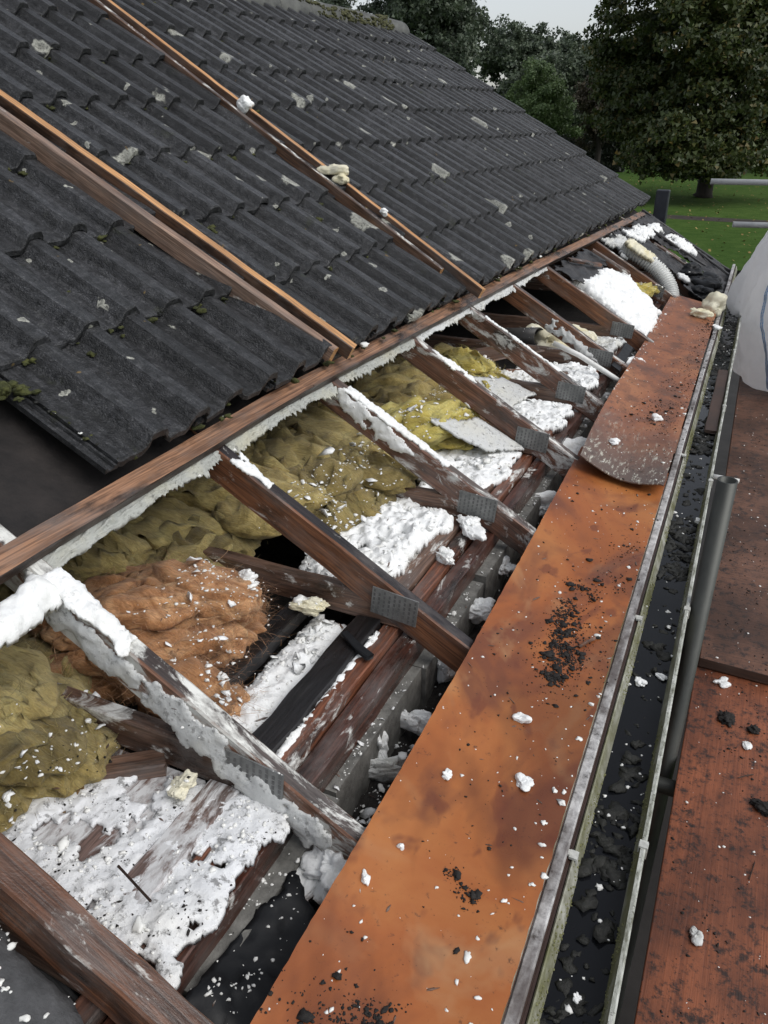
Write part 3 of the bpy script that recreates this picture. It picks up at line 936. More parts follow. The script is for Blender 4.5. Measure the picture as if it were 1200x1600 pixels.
tl = {-1: 'thick wet orange-brown rafter at the bottom left beside the grey slab',
      0: 'rafter thickly smeared with white foam between the olive and the orange wool',
      1: 'black-topped rafter on the far side of the orange wool',
      2: 'rafter with white foam on its upper half beyond the large foam mound',
      3: 'rafter with a pale ragged side ending where the two orange boards overlap',
      4: 'rafter with white-edged grey top just before the white conduit pipe',
      5: 'red-brown rafter just beyond the white conduit pipe',
      6: 'red-brown rafter in front of the big white foam slab',
      8: 'clean red rafter between the big white foam slab and the corrugated duct',
      9: 'rafter half covered with black felt beyond the corrugated duct',
      10: 'last thin brown rafter by the gable edge under felt'}
for i in tl:
    y = .462 if i == -1 else TY[i]
    w = .052 if i == -1 else .038
    tr = empty('roof_truss', (RP(-.3, y).x, y, 3.185), tl[i], 'rafter', 'rafters of the opened eaves')
    mats = [[M_RSIDE, M_RTOP, M_RSIDE], [M_RSIDE_F, M_RTOP_F, M_RSIDE], [M_RSIDE_C, M_RTOP_D, M_RSIDE_C], [M_RSIDE_C, M_RTOP, M_RSIDE_C], [M_RSIDE_C, M_RNEAR, M_RSIDE_C]][
        {-1: 4, 0: 1, 1: 2, 2: 0, 3: 0, 4: 0, 5: 3, 6: 3, 8: 3, 9: 3, 10: 3}[i]]
    beam('rafter', RP(.9, y), RP(-1.045, y), w, .088, mats, tr, NRM, seed=200 + i, ch=.004, jit=.0006)
    beam('tie_beam', (-2.6, y, 3.262), (-.60, y, 3.262), .036, .075, [M_BROWN, M_BROWN, M_BROWN], tr, seed=300 + i)
    if i >= 0:
        nail_plate(tr, y - w / 2 - .0025, -.712, -.592, 3.212, 3.286, R(6), i)
    # dark nails standing out of the sides are left to the loose battens

# ------------------------------------------------------------------ wall plates, noggins
Y0, Y1 = -.3, 7.3
beam('wall_plate', (-.617, Y0, 3.166), (-.617, Y1, 3.166), .046, .062, [M_PLATE] * 3, label='dark red-brown outer wall plate along the block wall', cat='timber', seed=400)
beam('wall_plate', (-.664, Y0, 3.186), (-.664, Y1, 3.186), .040, .06, [M_PLATE2] * 3, label='brighter red-brown strip of timber inside the outer wall plate', cat='timber', seed=401)
ngl = {0: ('brown noggin half buried in white foam at the near end', M_DUSTY), 1: ('black painted noggin crossing the bay of the orange wool', M_BLACK),
       2: ('brown noggin beside the large white foam mound', M_BROWN), 3: ('brown noggin strewn with foam crumbs in the bay of the bright yellow wool', M_BROWN),
       4: ('short brown noggin beyond the ragged pale rafter', M_BROWN), 5: ('brown noggin under the white conduit pipe', M_BROWN), 6: ('brown noggin beside the fallen black bracket', M_BROWN)}
for i, (lb, m) in ngl.items():
    ya = .49 if i == 0 else TY[i - 1] + .02
    beam('noggin', (-.722, ya, 3.197), (-.722, TY[i] - .02, 3.197), .066, .075, [m] * 3, label=lb, cat='timber', group='noggins between the rafters', seed=410 + i)
beam('wide_plank', (-.885, .49, 3.185), (-.885, TY[0] - .02, 3.185), .24, .03, [M_DUSTY] * 3, label='wide brown plank under the dirty foam sheet', cat='timber', seed=429)
# second dark batten behind the white strip in the orange-wool bay
beam('trim_strip', (-.905, TY[0] + .02, 3.205), (-.905, TY[1] - .02, 3.205), .05, .04, [M_BLACK] * 3, label='narrow black strip between the orange wool and the white foam strip', cat='timber', seed=430)
beam('timber_offcut', (-1.05, .70, 3.20), (-.86, .845, 3.215), .05, .05, [M_BROWN] * 3, label='short brown timber offcut beside the olive wool', cat='timber', seed=431)
beam('timber_offcut', (-1.06, 2.98, 3.235), (-.80, 2.80, 3.225), .05, .06, [M_RSIDE_C] * 3, label='red-brown offcut lying below the bright yellow wool', cat='timber', seed=432)
beam('timber_offcut', (-1.04, 2.20, 3.22), (-.88, 2.00, 3.215), .05, .06, [M_RSIDE_C] * 3, label='red-brown offcut at the foot of the olive wool by the foam mound', cat='timber', seed=433)
beam('timber_offcut', (-1.02, 3.52, 3.225), (-.75, 3.62, 3.225), .045, .06, [M_RSIDE_C] * 3, label='red-brown offcut below the small yellow tuft', cat='timber', seed=434)

# ------------------------------------------------------------------ insulation wool
def wool(name, poly, z, h, mat, label, seed, fold=(7, 11), fib=1400, size=.085, fl=.06):
    """overlapping torn clumps of matted wool, each warped into folds, with loose fibres over them"""
    rs = np.random.default_rng(seed); P = np.array(poly)
    area = .5 * abs(sum(poly[i - 1][0] * poly[i][1] - poly[i][0] * poly[i - 1][1] for i in range(len(poly))))
    n = max(7, int(area / (size * size) * 1.35))
    V0, F0 = ICO[3]; VV, FF, c = [], [], 0
    main = rs.uniform(0, 3.14)
    while c < n:
        x, y = rs.uniform(P[:, 0].min(), P[:, 0].max()), rs.uniform(P[:, 1].min(), P[:, 1].max())
        d = float(poly_sd(np.array([x]), np.array([y]), poly)[0])
        if d < size * .75: continue
        r = size * rs.uniform(.55, 1.35)
        el = rs.uniform(1.3, 2.3); a = main + rs.normal(0, .5)
        zc = z + h * (.15 + .65 * min(1, d / .14)) * rs.uniform(.35, 1.15)
        q = V0 * np.array([r * el, r, r * rs.uniform(.34, .55)])
        q = np.stack([q[:, 0] * math.cos(a) - q[:, 1] * math.sin(a), q[:, 0] * math.sin(a) + q[:, 1] * math.cos(a), q[:, 2]], 1) + np.array([x, y, zc])
        nr = V0 / np.linalg.norm(V0, axis=1)[:, None]
        # swirling folds: warped ridges stretched along the clump
        u = q[:, 0] * math.cos(a) + q[:, 1] * math.sin(a); v = -q[:, 0] * math.sin(a) + q[:, 1] * math.cos(a)
        wv = .02 * fbm(u * 14, v * 14, q[:, 2] * 14, 2, seed + c)
        f1 = np.abs(fbm(u * 9 + c, (v + wv) * 26, q[:, 2] * 22, 3, seed + c, .5))
        f2 = fbm(u * 34, v * 60, q[:, 2] * 60, 3, seed + c + 5, .6)
        q = q + nr * ((f1 - .22) * r * .75 + f2 * r * .05)[:, None]
        VV.append(q); FF.append(F0 + c * len(V0)); c += 1
    V = np.concatenate(VV); F = np.concatenate(FF)
    root = mk(name, V, F, mat, smooth=True, label=label, cat='insulation', group='mineral wool between the rafters')
    # loose fibres lying along the surface
    m = fib * 3
    k = rs.choice(len(V), m, replace=True); k = k[V[k, 2] > z + h * .1]
    x, y, zz = V[k, 0], V[k, 1], V[k, 2]
    n = len(x); an = main + rs.normal(0, .8, n); L = rs.uniform(.4, 1.3, n) * fl
    da = rs.normal(0, 1.5, n); lift = rs.uniform(-.3, .5, n)
    jit_ = rs.normal(0, .004, (3, n)); px, py, pz = x + jit_[0], y + jit_[1], zz + .001 + np.abs(jit_[2]) * .5
    thick_ = np.where(rs.random(n) < .08, 2.0, 1.0)
    rings = []
    for q in range(4):
        wd = .0005 * thick_ * (1 - q / 6)
        rings.append(np.stack([px - np.sin(an) * wd, py + np.cos(an) * wd, pz], 1)); rings.append(np.stack([px + np.sin(an) * wd, py - np.cos(an) * wd, pz + .0002], 1))
        st = L / 3
        px = px + np.cos(an) * st; py = py + np.sin(an) * st; pz = pz + st * lift * (1 - q / 2.0); an = an + da / 3
    V = np.stack(rings, 1).reshape(-1, 3)
    fq = np.array([(2 * q, 2 * q + 1, 2 * q + 3, 2 * q + 2) for q in range(3)])
    mk('fibres', V, (fq[None] + (np.arange(n) * 8)[:, None, None]).reshape(-1, 4), mat, root, kind='stuff')
    return root
wool('mineral_wool', [(-1.55, .48), (-1.55, .95), (-1.25, .99), (-1.10, .95), (-1.01, .80), (-1.02, .66), (-1.06, .54), (-1.16, .48)], 3.16, .18, M_WOLIVE, 'large olive-brown wool batt in the bay nearest the camera', 41, (2.4, 7), 2600)
wool('mineral_wool', [(-1.38, 1.02), (-1.40, 1.28), (-1.30, 1.40), (-1.18, 1.43), (-1.04, 1.38), (-.96, 1.32), (-.925, 1.28), (-.92, 1.10), (-.93, .98), (-1.06, .93), (-1.30, .93)], 3.12, .21, M_WORG, 'orange-brown rumpled wool in the bay behind the foam-smeared rafter', 44, (3.6, 6), 4500, size=.075)
wool('mineral_wool', [(-1.75, .95), (-1.75, 1.75), (-1.20, 1.66), (-1.0, 1.56), (-1.0, 1.42), (-1.30, 1.40), (-1.45, 1.20), (-1.45, .95)], 3.14, .14, M_WOLIVE, 'dark olive wool behind the orange-brown wool', 46, (3.5, 6), 2000, size=.11)
wool('mineral_wool', [(-1.70, 1.66), (-1.70, 2.40), (-1.25, 2.40), (-.98, 2.20), (-.91, 1.90), (-1.02, 1.74), (-1.2, 1.60)], 3.15, .17, M_WOLIVE, 'olive wool under the batten behind the large white foam mound', 47, (3, 7), 3000, size=.11)
wool('mineral_wool', [(-1.75, 2.30), (-1.75, 3.10), (-1.20, 3.12), (-.95, 2.88), (-1.02, 2.60), (-1.15, 2.40)], 3.14, .16, M_WOLIVE, 'olive wool under the batten behind the bright yellow tuft', 48, (3, 7), 2400, size=.11)
wool('mineral_wool', [(-1.16, 2.44), (-1.20, 2.58), (-1.08, 2.74), (-.95, 2.76), (-.87, 2.66), (-.92, 2.46), (-1.02, 2.38)], 3.19, .15, M_WYEL, 'bright yellow wool tuft in the bay of the red-brown offcut', 49, (4, 6), 1800)
wool('mineral_wool', [(-1.30, 3.20), (-1.32, 3.46), (-1.16, 3.56), (-1.00, 3.52), (-.92, 3.38), (-.96, 3.18), (-1.12, 3.14)], 3.18, .15, M_WYEL, 'smaller bright yellow wool tuft beyond the ragged pale rafter', 50, (4, 6), 1800)
wool('mineral_wool', [(-1.8, 3.0), (-1.8, 3.64), (-1.35, 3.64), (-1.15, 3.5), (-1.25, 3.1)], 3.12, .12, M_WOLIVE, 'dim olive wool behind the smaller yellow tuft', 51, (4, 8), 500, size=.11)
wool('mineral_wool', [(-1.02, 4.0), (-1.1, 4.25), (-.95, 4.4), (-.82, 4.3), (-.84, 4.05)], 3.17, .14, M_FOAMY, 'cream crumpled insulation beside the loose dark pipe', 53, (6, 8), 200)
wool('mineral_wool', [(-.86, 5.36), (-.90, 5.54), (-.76, 5.58), (-.68, 5.5), (-.70, 5.38)], 3.24, .07, M_WYEL, 'yellowish wool peeping out beyond the big white foam slab', 54, (6, 8), 300)
wool('mineral_wool', [(-1.04, .86), (-1.08, .68), (-1.0, .62), (-.93, .72), (-.94, .84)], 3.16, .06, M_WTAN, 'small tan wool scrap beside the near brown offcut', 55, (6, 8), 400, size=.03)

# ------------------------------------------------------------------ foam heaps and sheets
def heap(poly, z, h, label, seed, mat=M_FOAM, tilt=(0, 0), rag=.018, name='foam_sheet', res=.0055, fr=16, thick=.02, holes=0, mapf=None, ragf=16):
    cx, cy = np.mean([p[0] for p in poly]), np.mean([p[1] for p in poly])
    def top(x, y, d):
        n = fbm(x * fr, y * fr, 0, 5, seed, .62); lum = np.abs(fbm(x * fr * 2.2, y * fr * 2.2, 4, 4, seed + 3, .6))
        return z + h * np.clip(d / .035, 0, 1) ** .6 * (.6 + .6 * n) + h * .45 * lum + .004 * fbm(x * 120, y * 120, 3, 3, seed) + tilt[0] * (x - cx) + tilt[1] * (y - cy)
    return sheet(name, poly, top, thick, res, mat, rag=rag, ragf=ragf, seed=seed, holes=holes, smooth=False, label=label, cat='foam', mapf=mapf, group='foam between the rafters')
heap([(-1.05, .50), (-1.02, .74), (-.95, .835), (-.60, .845), (-.575, .80), (-.578, .66), (-.58, .50), (-.73, .495)], 3.190, .014, 'large dirty white foam sheet over the timbers in the bay nearest the camera', 61, M_FOAMD, holes=.17, rag=.03, fr=7, thick=.010)
heap([(-.872, TY[0] + .025), (-.872, TY[1] - .03), (-.765, TY[1] - .025), (-.765, TY[0] + .025)], 3.155, .03, 'flat white foam strip beside the black noggin', 62, M_FOAM, rag=.006)
heap([(-.692, TY[0] + .03), (-.690, TY[1] - .04), (-.672, TY[1] - .05), (-.670, TY[0] + .03)], 3.178, .026, 'thin line of white foam between the black noggin and the red strip', 63, M_FOAM, rag=.006)
heap([(-.95, 1.53), (-1.04, 1.74), (-1.10, 1.92), (-1.08, 2.03), (-.90, 2.04), (-.78, 2.03), (-.72, 1.98), (-.735, 1.72), (-.75, 1.51), (-.86, 1.50)], 3.205, .05, 'large white foam mound heaped between the black-topped rafter and the next', 64, M_FOAM, holes=.42, rag=.025)
heap([(-.97, 2.32), (-.98, 2.52), (-.80, 2.62), (-.68, 2.63), (-.67, 2.40), (-.74, 2.16), (-.86, 2.13)], 3.195, .026, 'white foam heap below the bright yellow wool tuft', 65, M_FOAM, holes=0.3, rag=.025)
heap([(-.98, 2.78), (-1.02, 3.10), (-.78, 3.22), (-.62, 3.22), (-.62, 3.0), (-.72, 2.76), (-.85, 2.72)], 3.195, .028, 'white foam heap beyond the ragged pale rafter', 66, M_FOAM, holes=0.3, rag=.03)
heap([(-1.10, 3.36), (-1.0, 3.68), (-.84, 3.80), (-.66, 3.78), (-.60, 3.55), (-.70, 3.34), (-.9, 3.30)], 3.20, .036, 'white foam heap under the conduit pipe', 67, M_FOAM, holes=0.34, rag=.03)
heap([(-.98, 3.92), (-.92, 4.20), (-.75, 4.42), (-.62, 4.40), (-.66, 4.05), (-.8, 3.90)], 3.20, .03, 'white foam heap behind the fallen black bracket', 68, M_FOAMG, holes=0.28, rag=.03)
# slab of foam over the missing rafter, in slope coordinates (s, y)
heap([(-.13, 4.62), (-.17, 5.18), (-.28, 5.42), (-.44, 5.30), (-.63, 5.12), (-.65, 4.80), (-.62, 4.55), (-.45, 4.56), (-.30, 4.62)], -.03, .05, 'big smooth white foam slab filling two bays at the far end', 69, M_FOAM, rag=.025, mapf=RPn, fr=4.5, thick=.10)
# foam coat on the near side of the smeared rafter
def coat(name, y, pts, label, seed, mat, th=.007, res=.005):
    """rough coat on a vertical side face (x, z outline) standing off towards -y"""
    def top(x, z, d): return th * np.clip(d / .02, 0, 1) * (.7 + .7 * fbm(x * 30, z * 30, 0, 5, seed)) + .002
    def mp(V): return np.stack([V[:, 0], y - V[:, 2], V[:, 1]], 1)
    return sheet(name, pts, top, .006, res, mat, rag=.02, seed=seed, holes=.30, smooth=False, mapf=mp, label=label, cat='foam', group='foam between the rafters')
def rt(x, dz): return (x, BZ - (x - BX) * ST / CT - dz)
coat('foam_coat', TY[0] - .020, [rt(-1.12, .01), rt(-.95, .02), rt(-.80, .02), rt(-.62, .03), rt(-.50, .035), rt(-.50, .10), rt(-.66, .115), rt(-.80, .11), rt(-.95, .09), rt(-1.12, .09)], 'rough grey-white foam coating on the side of the smeared rafter', 71, M_FOAMG)
coat('foam_coat', TY[2] - .020, [rt(-1.12, .0), rt(-.98, .01), rt(-.86, .02), rt(-.84, .05), rt(-.95, .08), rt(-1.12, .05)], 'torn white foam scrap on the side of the rafter by the foam mound', 72, M_FOAM, .008)
coat('foam_coat', TY[5] - .020, [rt(-.90, .02), rt(-.72, .03), rt(-.62, .05), rt(-.66, .10), rt(-.82, .10), rt(-.92, .08)], 'white foam stuck to the rafter beyond the conduit pipe', 73, M_FOAMG, .012)
# white foam caps on the upper rafter ends
def cap(i, s0, s1, label, seed, w=.03, th=.012, mat=M_FOAM):
    y = TY[i]
    heap([(s0, y - w), (s0, y + w), (s1, y + w * .8), (s1, y - w * .8)], .001, th, label, seed, mat, rag=.016, res=.004, fr=30, thick=.005, holes=.32, mapf=RPn, name='foam_smear')
cap(0, -.20, .02, 'white foam cap on the upper end of the smeared rafter', 81, .026, .020)
cap(1, -.10, .02, 'small white foam cap on the upper end of the black-topped rafter', 82, .02)
cap(2, -.36, .02, 'long white foam cap on the rafter beyond the foam mound', 83, .018)
cap(3, -.30, .01, 'thin white foam cap on the ragged pale rafter', 84, .014, .008)
cap(4, -.42, -.02, 'thin white foam cap on the rafter before the conduit pipe', 85, .012, .008)

# foam chunks
def chunk(c, r, seed, label, mat=M_FOAM, sub=3, amp=.5, sharp=True, rot=0., name='foam_chunk', cat='foam', freq=1.7, group=None):
    P, F = blob(c, r, seed, sub, amp, freq, sharp, rot)
    return mk(name, P, F, mat, smooth=not sharp or True, label=label, cat=cat, group=group)
CH = [((-.56, 1.32, 3.04), (.014, .05, .036), 'upright crumpled white foam chunk in the wall cavity left of the orange board', M_FOAM),
      ((-.585, 1.20, 3.05), (.03, .016, .034), 'white foam shard low in the wall cavity', M_FOAM),
      ((-.545, 1.16, 3.03), (.010, .06, .026), 'grey-white foam shard leaning in the wall cavity near the smeared rafter foot', M_FOAMG),
      ((-.55, 1.53, 3.06), (.035, .045, .035), 'round white foam chunk under the foot of the black-topped rafter', M_FOAM),
      ((-.555, 1.79, 3.06), (.03, .045, .03), 'white foam chunk in the cavity beyond the black-topped rafter', M_FOAM),
      ((-.56, 2.05, 3.06), (.035, .04, .025), 'flat white foam chunk in the cavity before the next rafter foot', M_FOAM),
      ((-.545, 2.52, 3.06), (.03, .08, .03), 'long white foam chunk in the cavity beside the curled board end', M_FOAM),
      ((-.54, 3.02, 3.07), (.05, .09, .045), 'fat white foam roll in the cavity beside the overlapping boards', M_FOAM),
      ((-.50, 4.05, 3.13), (.06, .09, .05), 'white foam chunk beside the fallen black bracket', M_FOAM),
      ((-.48, .84, 3.10), (.05, .06, .045), 'big smooth white foam lump under the foot of the smeared rafter', M_FOAM),
      ((-.535, .77, 3.07), (.03, .045, .02), 'small white foam piece above the black membrane', M_FOAM),
      ((-.775, .80, 3.215), (.016, .022, .014), 'cream knobbly foam nugget on the dirty foam sheet', M_FOAMY),
      ((-.668, 2.0, 3.20), (.03, .05, .022), 'white foam chunk on the red strip beyond the foam mound', M_FOAM),
      ((-.665, 1.80, 3.20), (.022, .04, .018), 'white foam chunk on the red strip beside the foam mound', M_FOAM),
      ((-.98, 2.00, 3.25), (.03, .03, .03), 'knobbly cream-white foam nugget above the foam mound', M_FOAMY),
      ((-1.02, 1.36, 3.27), (.03, .02, .02), 'white foam knob at the edge of the orange wool', M_FOAM),
      ((-1.13, 1.10, 3.30), (.02, .012, .012), 'white foam curl lying on the orange wool', M_FOAM),
      ((-.86, 1.40, 3.22), (.04, .02, .016), 'cream torn foam flake against the black-topped rafter', M_FOAMY),
      ]
for i, (c, r, lb, m) in enumerate(CH):
    chunk(c, r, 500 + i, lb, m, sub=4, amp=.85, rot=random.uniform(0, 3))

# ------------------------------------------------------------------ orange boards
def zb(u, y):   # height of the eaves board across its width u 0 inner .. 1 outer
    return 3.200 - .050 * u - .012 * math.sin(math.pi * u)
def board(name, ya, yb, mat, label, zf, inner, outer, seed, ny=220, nx=24, th=.004):
    V, F = [], []
    for lay in (0, 1):
        for j in range(ny + 1):
            y = ya + (yb - ya) * j / ny
            for i in range(nx + 1):
                u = i / nx
                xi, xo = inner(y), outer(y)
                x = xi + (xo - xi) * u
                if i in (0, nx): x += .0016 * mnoise.fractal(Vector((y * 34, u * 5, seed)), .6, 2, 4)
                n = .0022 * float(mnoise.fractal(Vector((x * 6, y * 3, seed)), .8, 2, 4))
                yy = y + (.004 * mnoise.noise(Vector((x * 20, seed, 0))) if j in (0, ny) else 0)
                V.append((x, yy, zf(u, y) + n - (th if lay else 0)))
    N = (ny + 1) * (nx + 1)
    for j in range(ny):
        for i in range(nx):
            a = j * (nx + 1) + i
            F.append((a, a + 1, a + nx + 2, a + nx + 1)); F.append((N + a, N + a + nx + 1, N + a + nx + 2, N + a + 1))
    for i in range(nx):
        a = i; F.append((a, N + a, N + a + 1, a + 1)); a = ny * (nx + 1) + i; F.append((a, a + 1, N + a + 1, N + a))
    for j in range(ny):
        a = j * (nx + 1); F.append((a, a + nx + 1, N + a + nx + 1, N + a)); a += nx; F.append((a, N + a, N + a + nx + 1, a + nx + 1))
    o = mk(name, V, F, mat, smooth=True, label=label, cat='board', group='orange boards along the eaves')
    o.data.set_sharp_from_angle(angle=R(35))
    return o
board('eaves_board', -.25, 2.78, M_ORANGE, 'long rust-orange board along the eaves in the foreground', zb, lambda y: -.455 + gx(y) + .012 * math.sin(y * 1.3), lambda y: -.144 + gx(y), 3)
def zb2(u, y):
    e = math.exp(-max(0, y - 2.56) / .9)
    sag = -.035 * math.sin(math.pi * min(1, u * 1.05)) - .012
    lift = .03 * (1 - u) ** 2 + .022 * u
    return 3.204 - .050 * u + e * (sag + lift + .014) + .006 + .018 * math.exp(-max(0, y - 2.56) / .22) * (.35 + .65 * math.sin(math.pi * min(1, .15 + u * .8))) + .010 * math.sin(y * 2.4) * (1 - u)
board('eaves_board', 2.57, 5.75, M_ORANGE2, 'second orange board with grey curled near end lying over the first', zb2, lambda y: -.462 + gx(y) * .6 - .005 * y + .034 * math.exp(-max(0, y - 2.57) / .35), lambda y: -.140 + gx(y) * 1.1, 9)

# ------------------------------------------------------------------ fascia, gutter
YA, YB = -.6, 7.75
def strip(name, prof, ya, yb, mat, parent=None, ny=80, wob=.0, midx=None, closed=True, smooth=False, **kw):
    V, F = [], []
    n = len(prof)
    for j in range(ny + 1):
        y = ya + (yb - ya) * j / ny
        w = wob * mnoise.noise(Vector((y * 1.1, 3, 7)))
        for (x, z) in prof: V.append((x + gx(y) + w, y, z + w * .4))
    for j in range(ny):
        for k in range(n if closed else n - 1):
            a, b = j * n + k, j * n + (k + 1) % n
            F.append((a, b, b + n, a + n))
    if closed:
        F.append(tuple(reversed(range(n)))); F.append(tuple(ny * n + k for k in range(n)))
    return mk(name, V, F, mat, parent, smooth=smooth, **kw)
fas = empty('fascia', (-.13 + gx(3.5), 3.5, 2.95), 'brown fascia with dusty grey capping between orange board and gutter', 'fascia')
strip('fascia_board', [(-.140, 3.122), (-.140, 2.95), (-.119, 2.95), (-.119, 3.122)], YA, YB, M_FASC, fas, wob=.004)
strip('capping', [(-.143, 3.133), (-.143, 3.126), (-.121, 3.126), (-.121, 3.133), (-.124, 3.136), (-.140, 3.136)], YA, YB, M_CAP, fas, wob=.004)
strip('edge_strip', [(-.147, 3.146), (-.147, 3.140), (-.1435, 3.140), (-.1435, 3.146)], YA, 2.6, M_GUT, fas, wob=.004)
strip('lower_lip', [(-.1187, 3.116), (-.1187, 3.085), (-.1145, 3.085), (-.1145, 3.116)], YA, YB, M_FASC, fas, wob=.004)
gut = empty('gutter', (-.055 + gx(3.5), 3.5, 3.03), 'grimy plastic gutter holding black water along the eaves', 'gutter')
go = [(-.113, 3.118), (-.1125, 3.075), (-.106, 3.045), (-.088, 3.03), (-.028, 3.03), (-.010, 3.045), (-.003, 3.075), (-.002, 3.118), (.002, 3.121), (.002, 3.126), (-.005, 3.126), (-.0065, 3.117), (-.015, 3.084), (-.018, 3.050), (-.032, 3.036), (-.084, 3.036), (-.094, 3.049), (-.0965, 3.084), (-.108, 3.119), (-.1105, 3.121)]
strip('channel', go, YA, YB, M_GUT, gut, wob=.003)
def rim_mat():
    b = NB('pale_gutter_rim')
    n = b.noise((60, 14, 60), 6, .75); n2 = b.noise(130, 4, .7)
    col = b.ramp(n, [(.36, (.14, .14, .10)), (.5, (.40, .41, .36)), (.62, (.60, .60, .56))])
    col = b.mixc(b.ramp(n2, [(.58, 0.), (.66, .8)]), col, (.06, .055, .04))
    return b.out(col, .5, b.bump(n2, .4, .002))
M_RIM = rim_mat()
strip('front_rim', [(.0022, 3.128), (.0022, 3.119), (.0045, 3.119), (.0045, 3.128), (.0015, 3.1295), (-.0045, 3.1285), (-.0045, 3.1262)], YA, YB, M_RIM, gut, wob=.003)
strip('water', [(-.0975, 3.086), (-.0145, 3.086), (-.0165, 3.062), (-.0955, 3.062)], YA, YB, M_WATER, gut, wob=.003, ny=120)
# growth clinging to the two inner walls
mpts, msz = [], []
for i in range(4500):
    y = random.uniform(.2, 6.5); side = random.random() < .62
    if vnoise(y * 5, side * 7, 0, 3) < -.35: continue
    z = 3.088 + random.random() ** 1.6 * .028
    x = (-.0972 - (z - 3.086) * .33 + random.uniform(-.001, .001)) if side else (-.0145 + (z - 3.086) * .26 + random.uniform(-.001, .001))
    mpts.append((x + gx(y), y, z)); msz.append(random.uniform(.0008, .0026))
V, F = lumps(mpts, msz, 0, 14, .9)
M_ALGA = simple('gutter_algae', (.10, .10, .03), (.22, .22, .11), 50, .9, .5, .003)
mk('algae', V, F, M_ALGA, gut, kind='stuff')
# moss lumps lying in the water
mpts, msz = [], []
for i in range(2700):
    y = random.uniform(.25, 6.8)
    if vnoise(y * 4.5, 3.3, 0, 5) < -.12 and random.random() < .85: continue
    x = -.058 + random.gauss(.008, .026)
    x = min(-.022, max(-.090, x))
    mpts.append((x + gx(y), y, 3.086 + random.uniform(-.0025, .002))); msz.append(min(.018, .0062 * math.exp(random.gauss(0, .6))))
V, F = lumps(mpts, msz, 1, 15, .5, .9)
mk('gutter_moss', V, F, M_MOSSD, smooth=True, label='black wet moss lumps lying in the gutter water', cat='moss', kind='stuff')
# brackets clipped over the rims
M_CLIP = simple('grubby_clip', (.36, .36, .33), (.62, .62, .58), 60, .5, .3, .001)
def bracket(y, front):
    x = (.000 if front else -.112) + gx(y)
    V, F = [], []
    for (a, b, c, d, e, f) in (((x - .008, x + .007, y - .008, y + .008, 3.1285, 3.1325), (x + .005, x + .008, y - .007, y + .007, 3.104, 3.130), (x - .009, x - .006, y - .006, y + .006, 3.114, 3.130)) if front else
                               ((x - .006, x + .009, y - .009, y + .009, 3.121, 3.126), (x + .006, x + .009, y - .008, y + .008, 3.104, 3.122), (x - .012, x - .005, y - .006, y + .006, 3.123, 3.128))):
        v, fc = boxv(a, b, c, d, e, f); o = len(V); V += v; F += [tuple(q + o for q in z) for z in fc]
    mk('bracket', V, F, M_CLIP, gut)
for y, fr in ((1.10, True), (1.03, False), (1.93, True), (1.84, False), (2.83, True), (3.05, False), (3.72, True), (4.75, True)):
    bracket(y, fr)
V, F = tube_geo([(.004 + gx(2.86), 2.86, 3.135), (.055, 2.87, 3.128)], .0085, 12)
mk('clip_peg', V, F, M_PVC, gut, smooth=True)
# old slate fragment lying in the gutter
beam('slate_offcut', (-.035 + gx(3.5), 3.42, 3.11), (-.035 + gx(4.4), 4.35, 3.118), .05, .012, [M_PLYE] * 3, label='brown flat strip lying in the gutter near the white bag', cat='timber', seed=440)

# ------------------------------------------------------------------ scaffold
V, F = hollow_tube((.012, 1.975, 0.05), (.012, 1.975, 3.492), .0242, .0205)
mk('scaffold_pole', V, F, M_TUBE, smooth=False, label='grey steel scaffold pole standing beside the gutter', cat='pole')
bpy.data.objects['scaffold_pole'].data.polygons.foreach_set('use_smooth', [len(p.vertices) == 4 and abs(p.normal.z) < .5 for p in bpy.data.objects['scaffold_pole'].data.polygons])
V, F = hollow_tube((1.6, 1.93, 2.535), (-.06, 1.90, 2.535), .0242, .0205)
mk('scaffold_tube', V, F, M_TUBE, label='dark steel tube under the platform seen in the gap beside the gutter', cat='pole')
def ply(name, corners, z, th, mat, label, nx=2):
    V = [(x, y, z) for x, y in corners] + [(x, y, z - th) for x, y in corners]
    F = [(0, 1, 2, 3), (7, 6, 5, 4)] + [(i, i + 4, (i + 1) % 4 + 4, (i + 1) % 4) for i in range(4)]
    o = mk(name, V, F, [mat, M_PLYE], label=label, cat='board', midx=[0, 0, 1, 1, 1, 1], group='scaffold platform sheets')
    mod = o.modifiers.new('bev', 'BEVEL'); mod.width = .003; mod.segments = 2
    return o
ply('plywood_sheet', [(.066, -.9), (1.30, -.9), (1.30, 2.55), (.040, 2.55)], 2.60, .022, M_PLY1, 'reddish wet platform sheet in the bottom right corner')
ply('plywood_sheet', [(.046, 2.44), (1.31, 2.40), (1.30, 6.4), (-.035, 6.4)], 2.642, .038, M_PLY2, 'darker brown platform sheet overlapping the reddish one')
for i, y in enumerate((-.4, 4.0, 6.1)):
    V, F = hollow_tube((1.7, y, 2.55), (.02, y, 2.55), .0242, .0205)
    mk('scaffold_tube', V, F, M_TUBE, label=['steel tube carrying the near end of the platform', 'steel tube under the middle of the darker platform sheet', 'steel tube under the far end of the darker platform sheet'][i], cat='pole')
V, F = hollow_tube((2.2, 8.55, 3.772), (-.60, 8.08, 3.772), .0242, .0205)
mk('guard_rail', V, F, M_TUBEW, label='upper pale scaffold tube beyond the white bag', cat='pole', smooth=True)
V, F = hollow_tube((2.2, 8.50, 3.432), (-.35, 8.01, 3.432), .0242, .0205)
mk('guard_rail', V, F, M_TUBEW, label='lower pale scaffold tube beyond the white bag', cat='pole', smooth=True)
V, F = hollow_tube((1.05, 8.22, 0.05), (1.05, 8.22, 4.6), .0242, .0205)
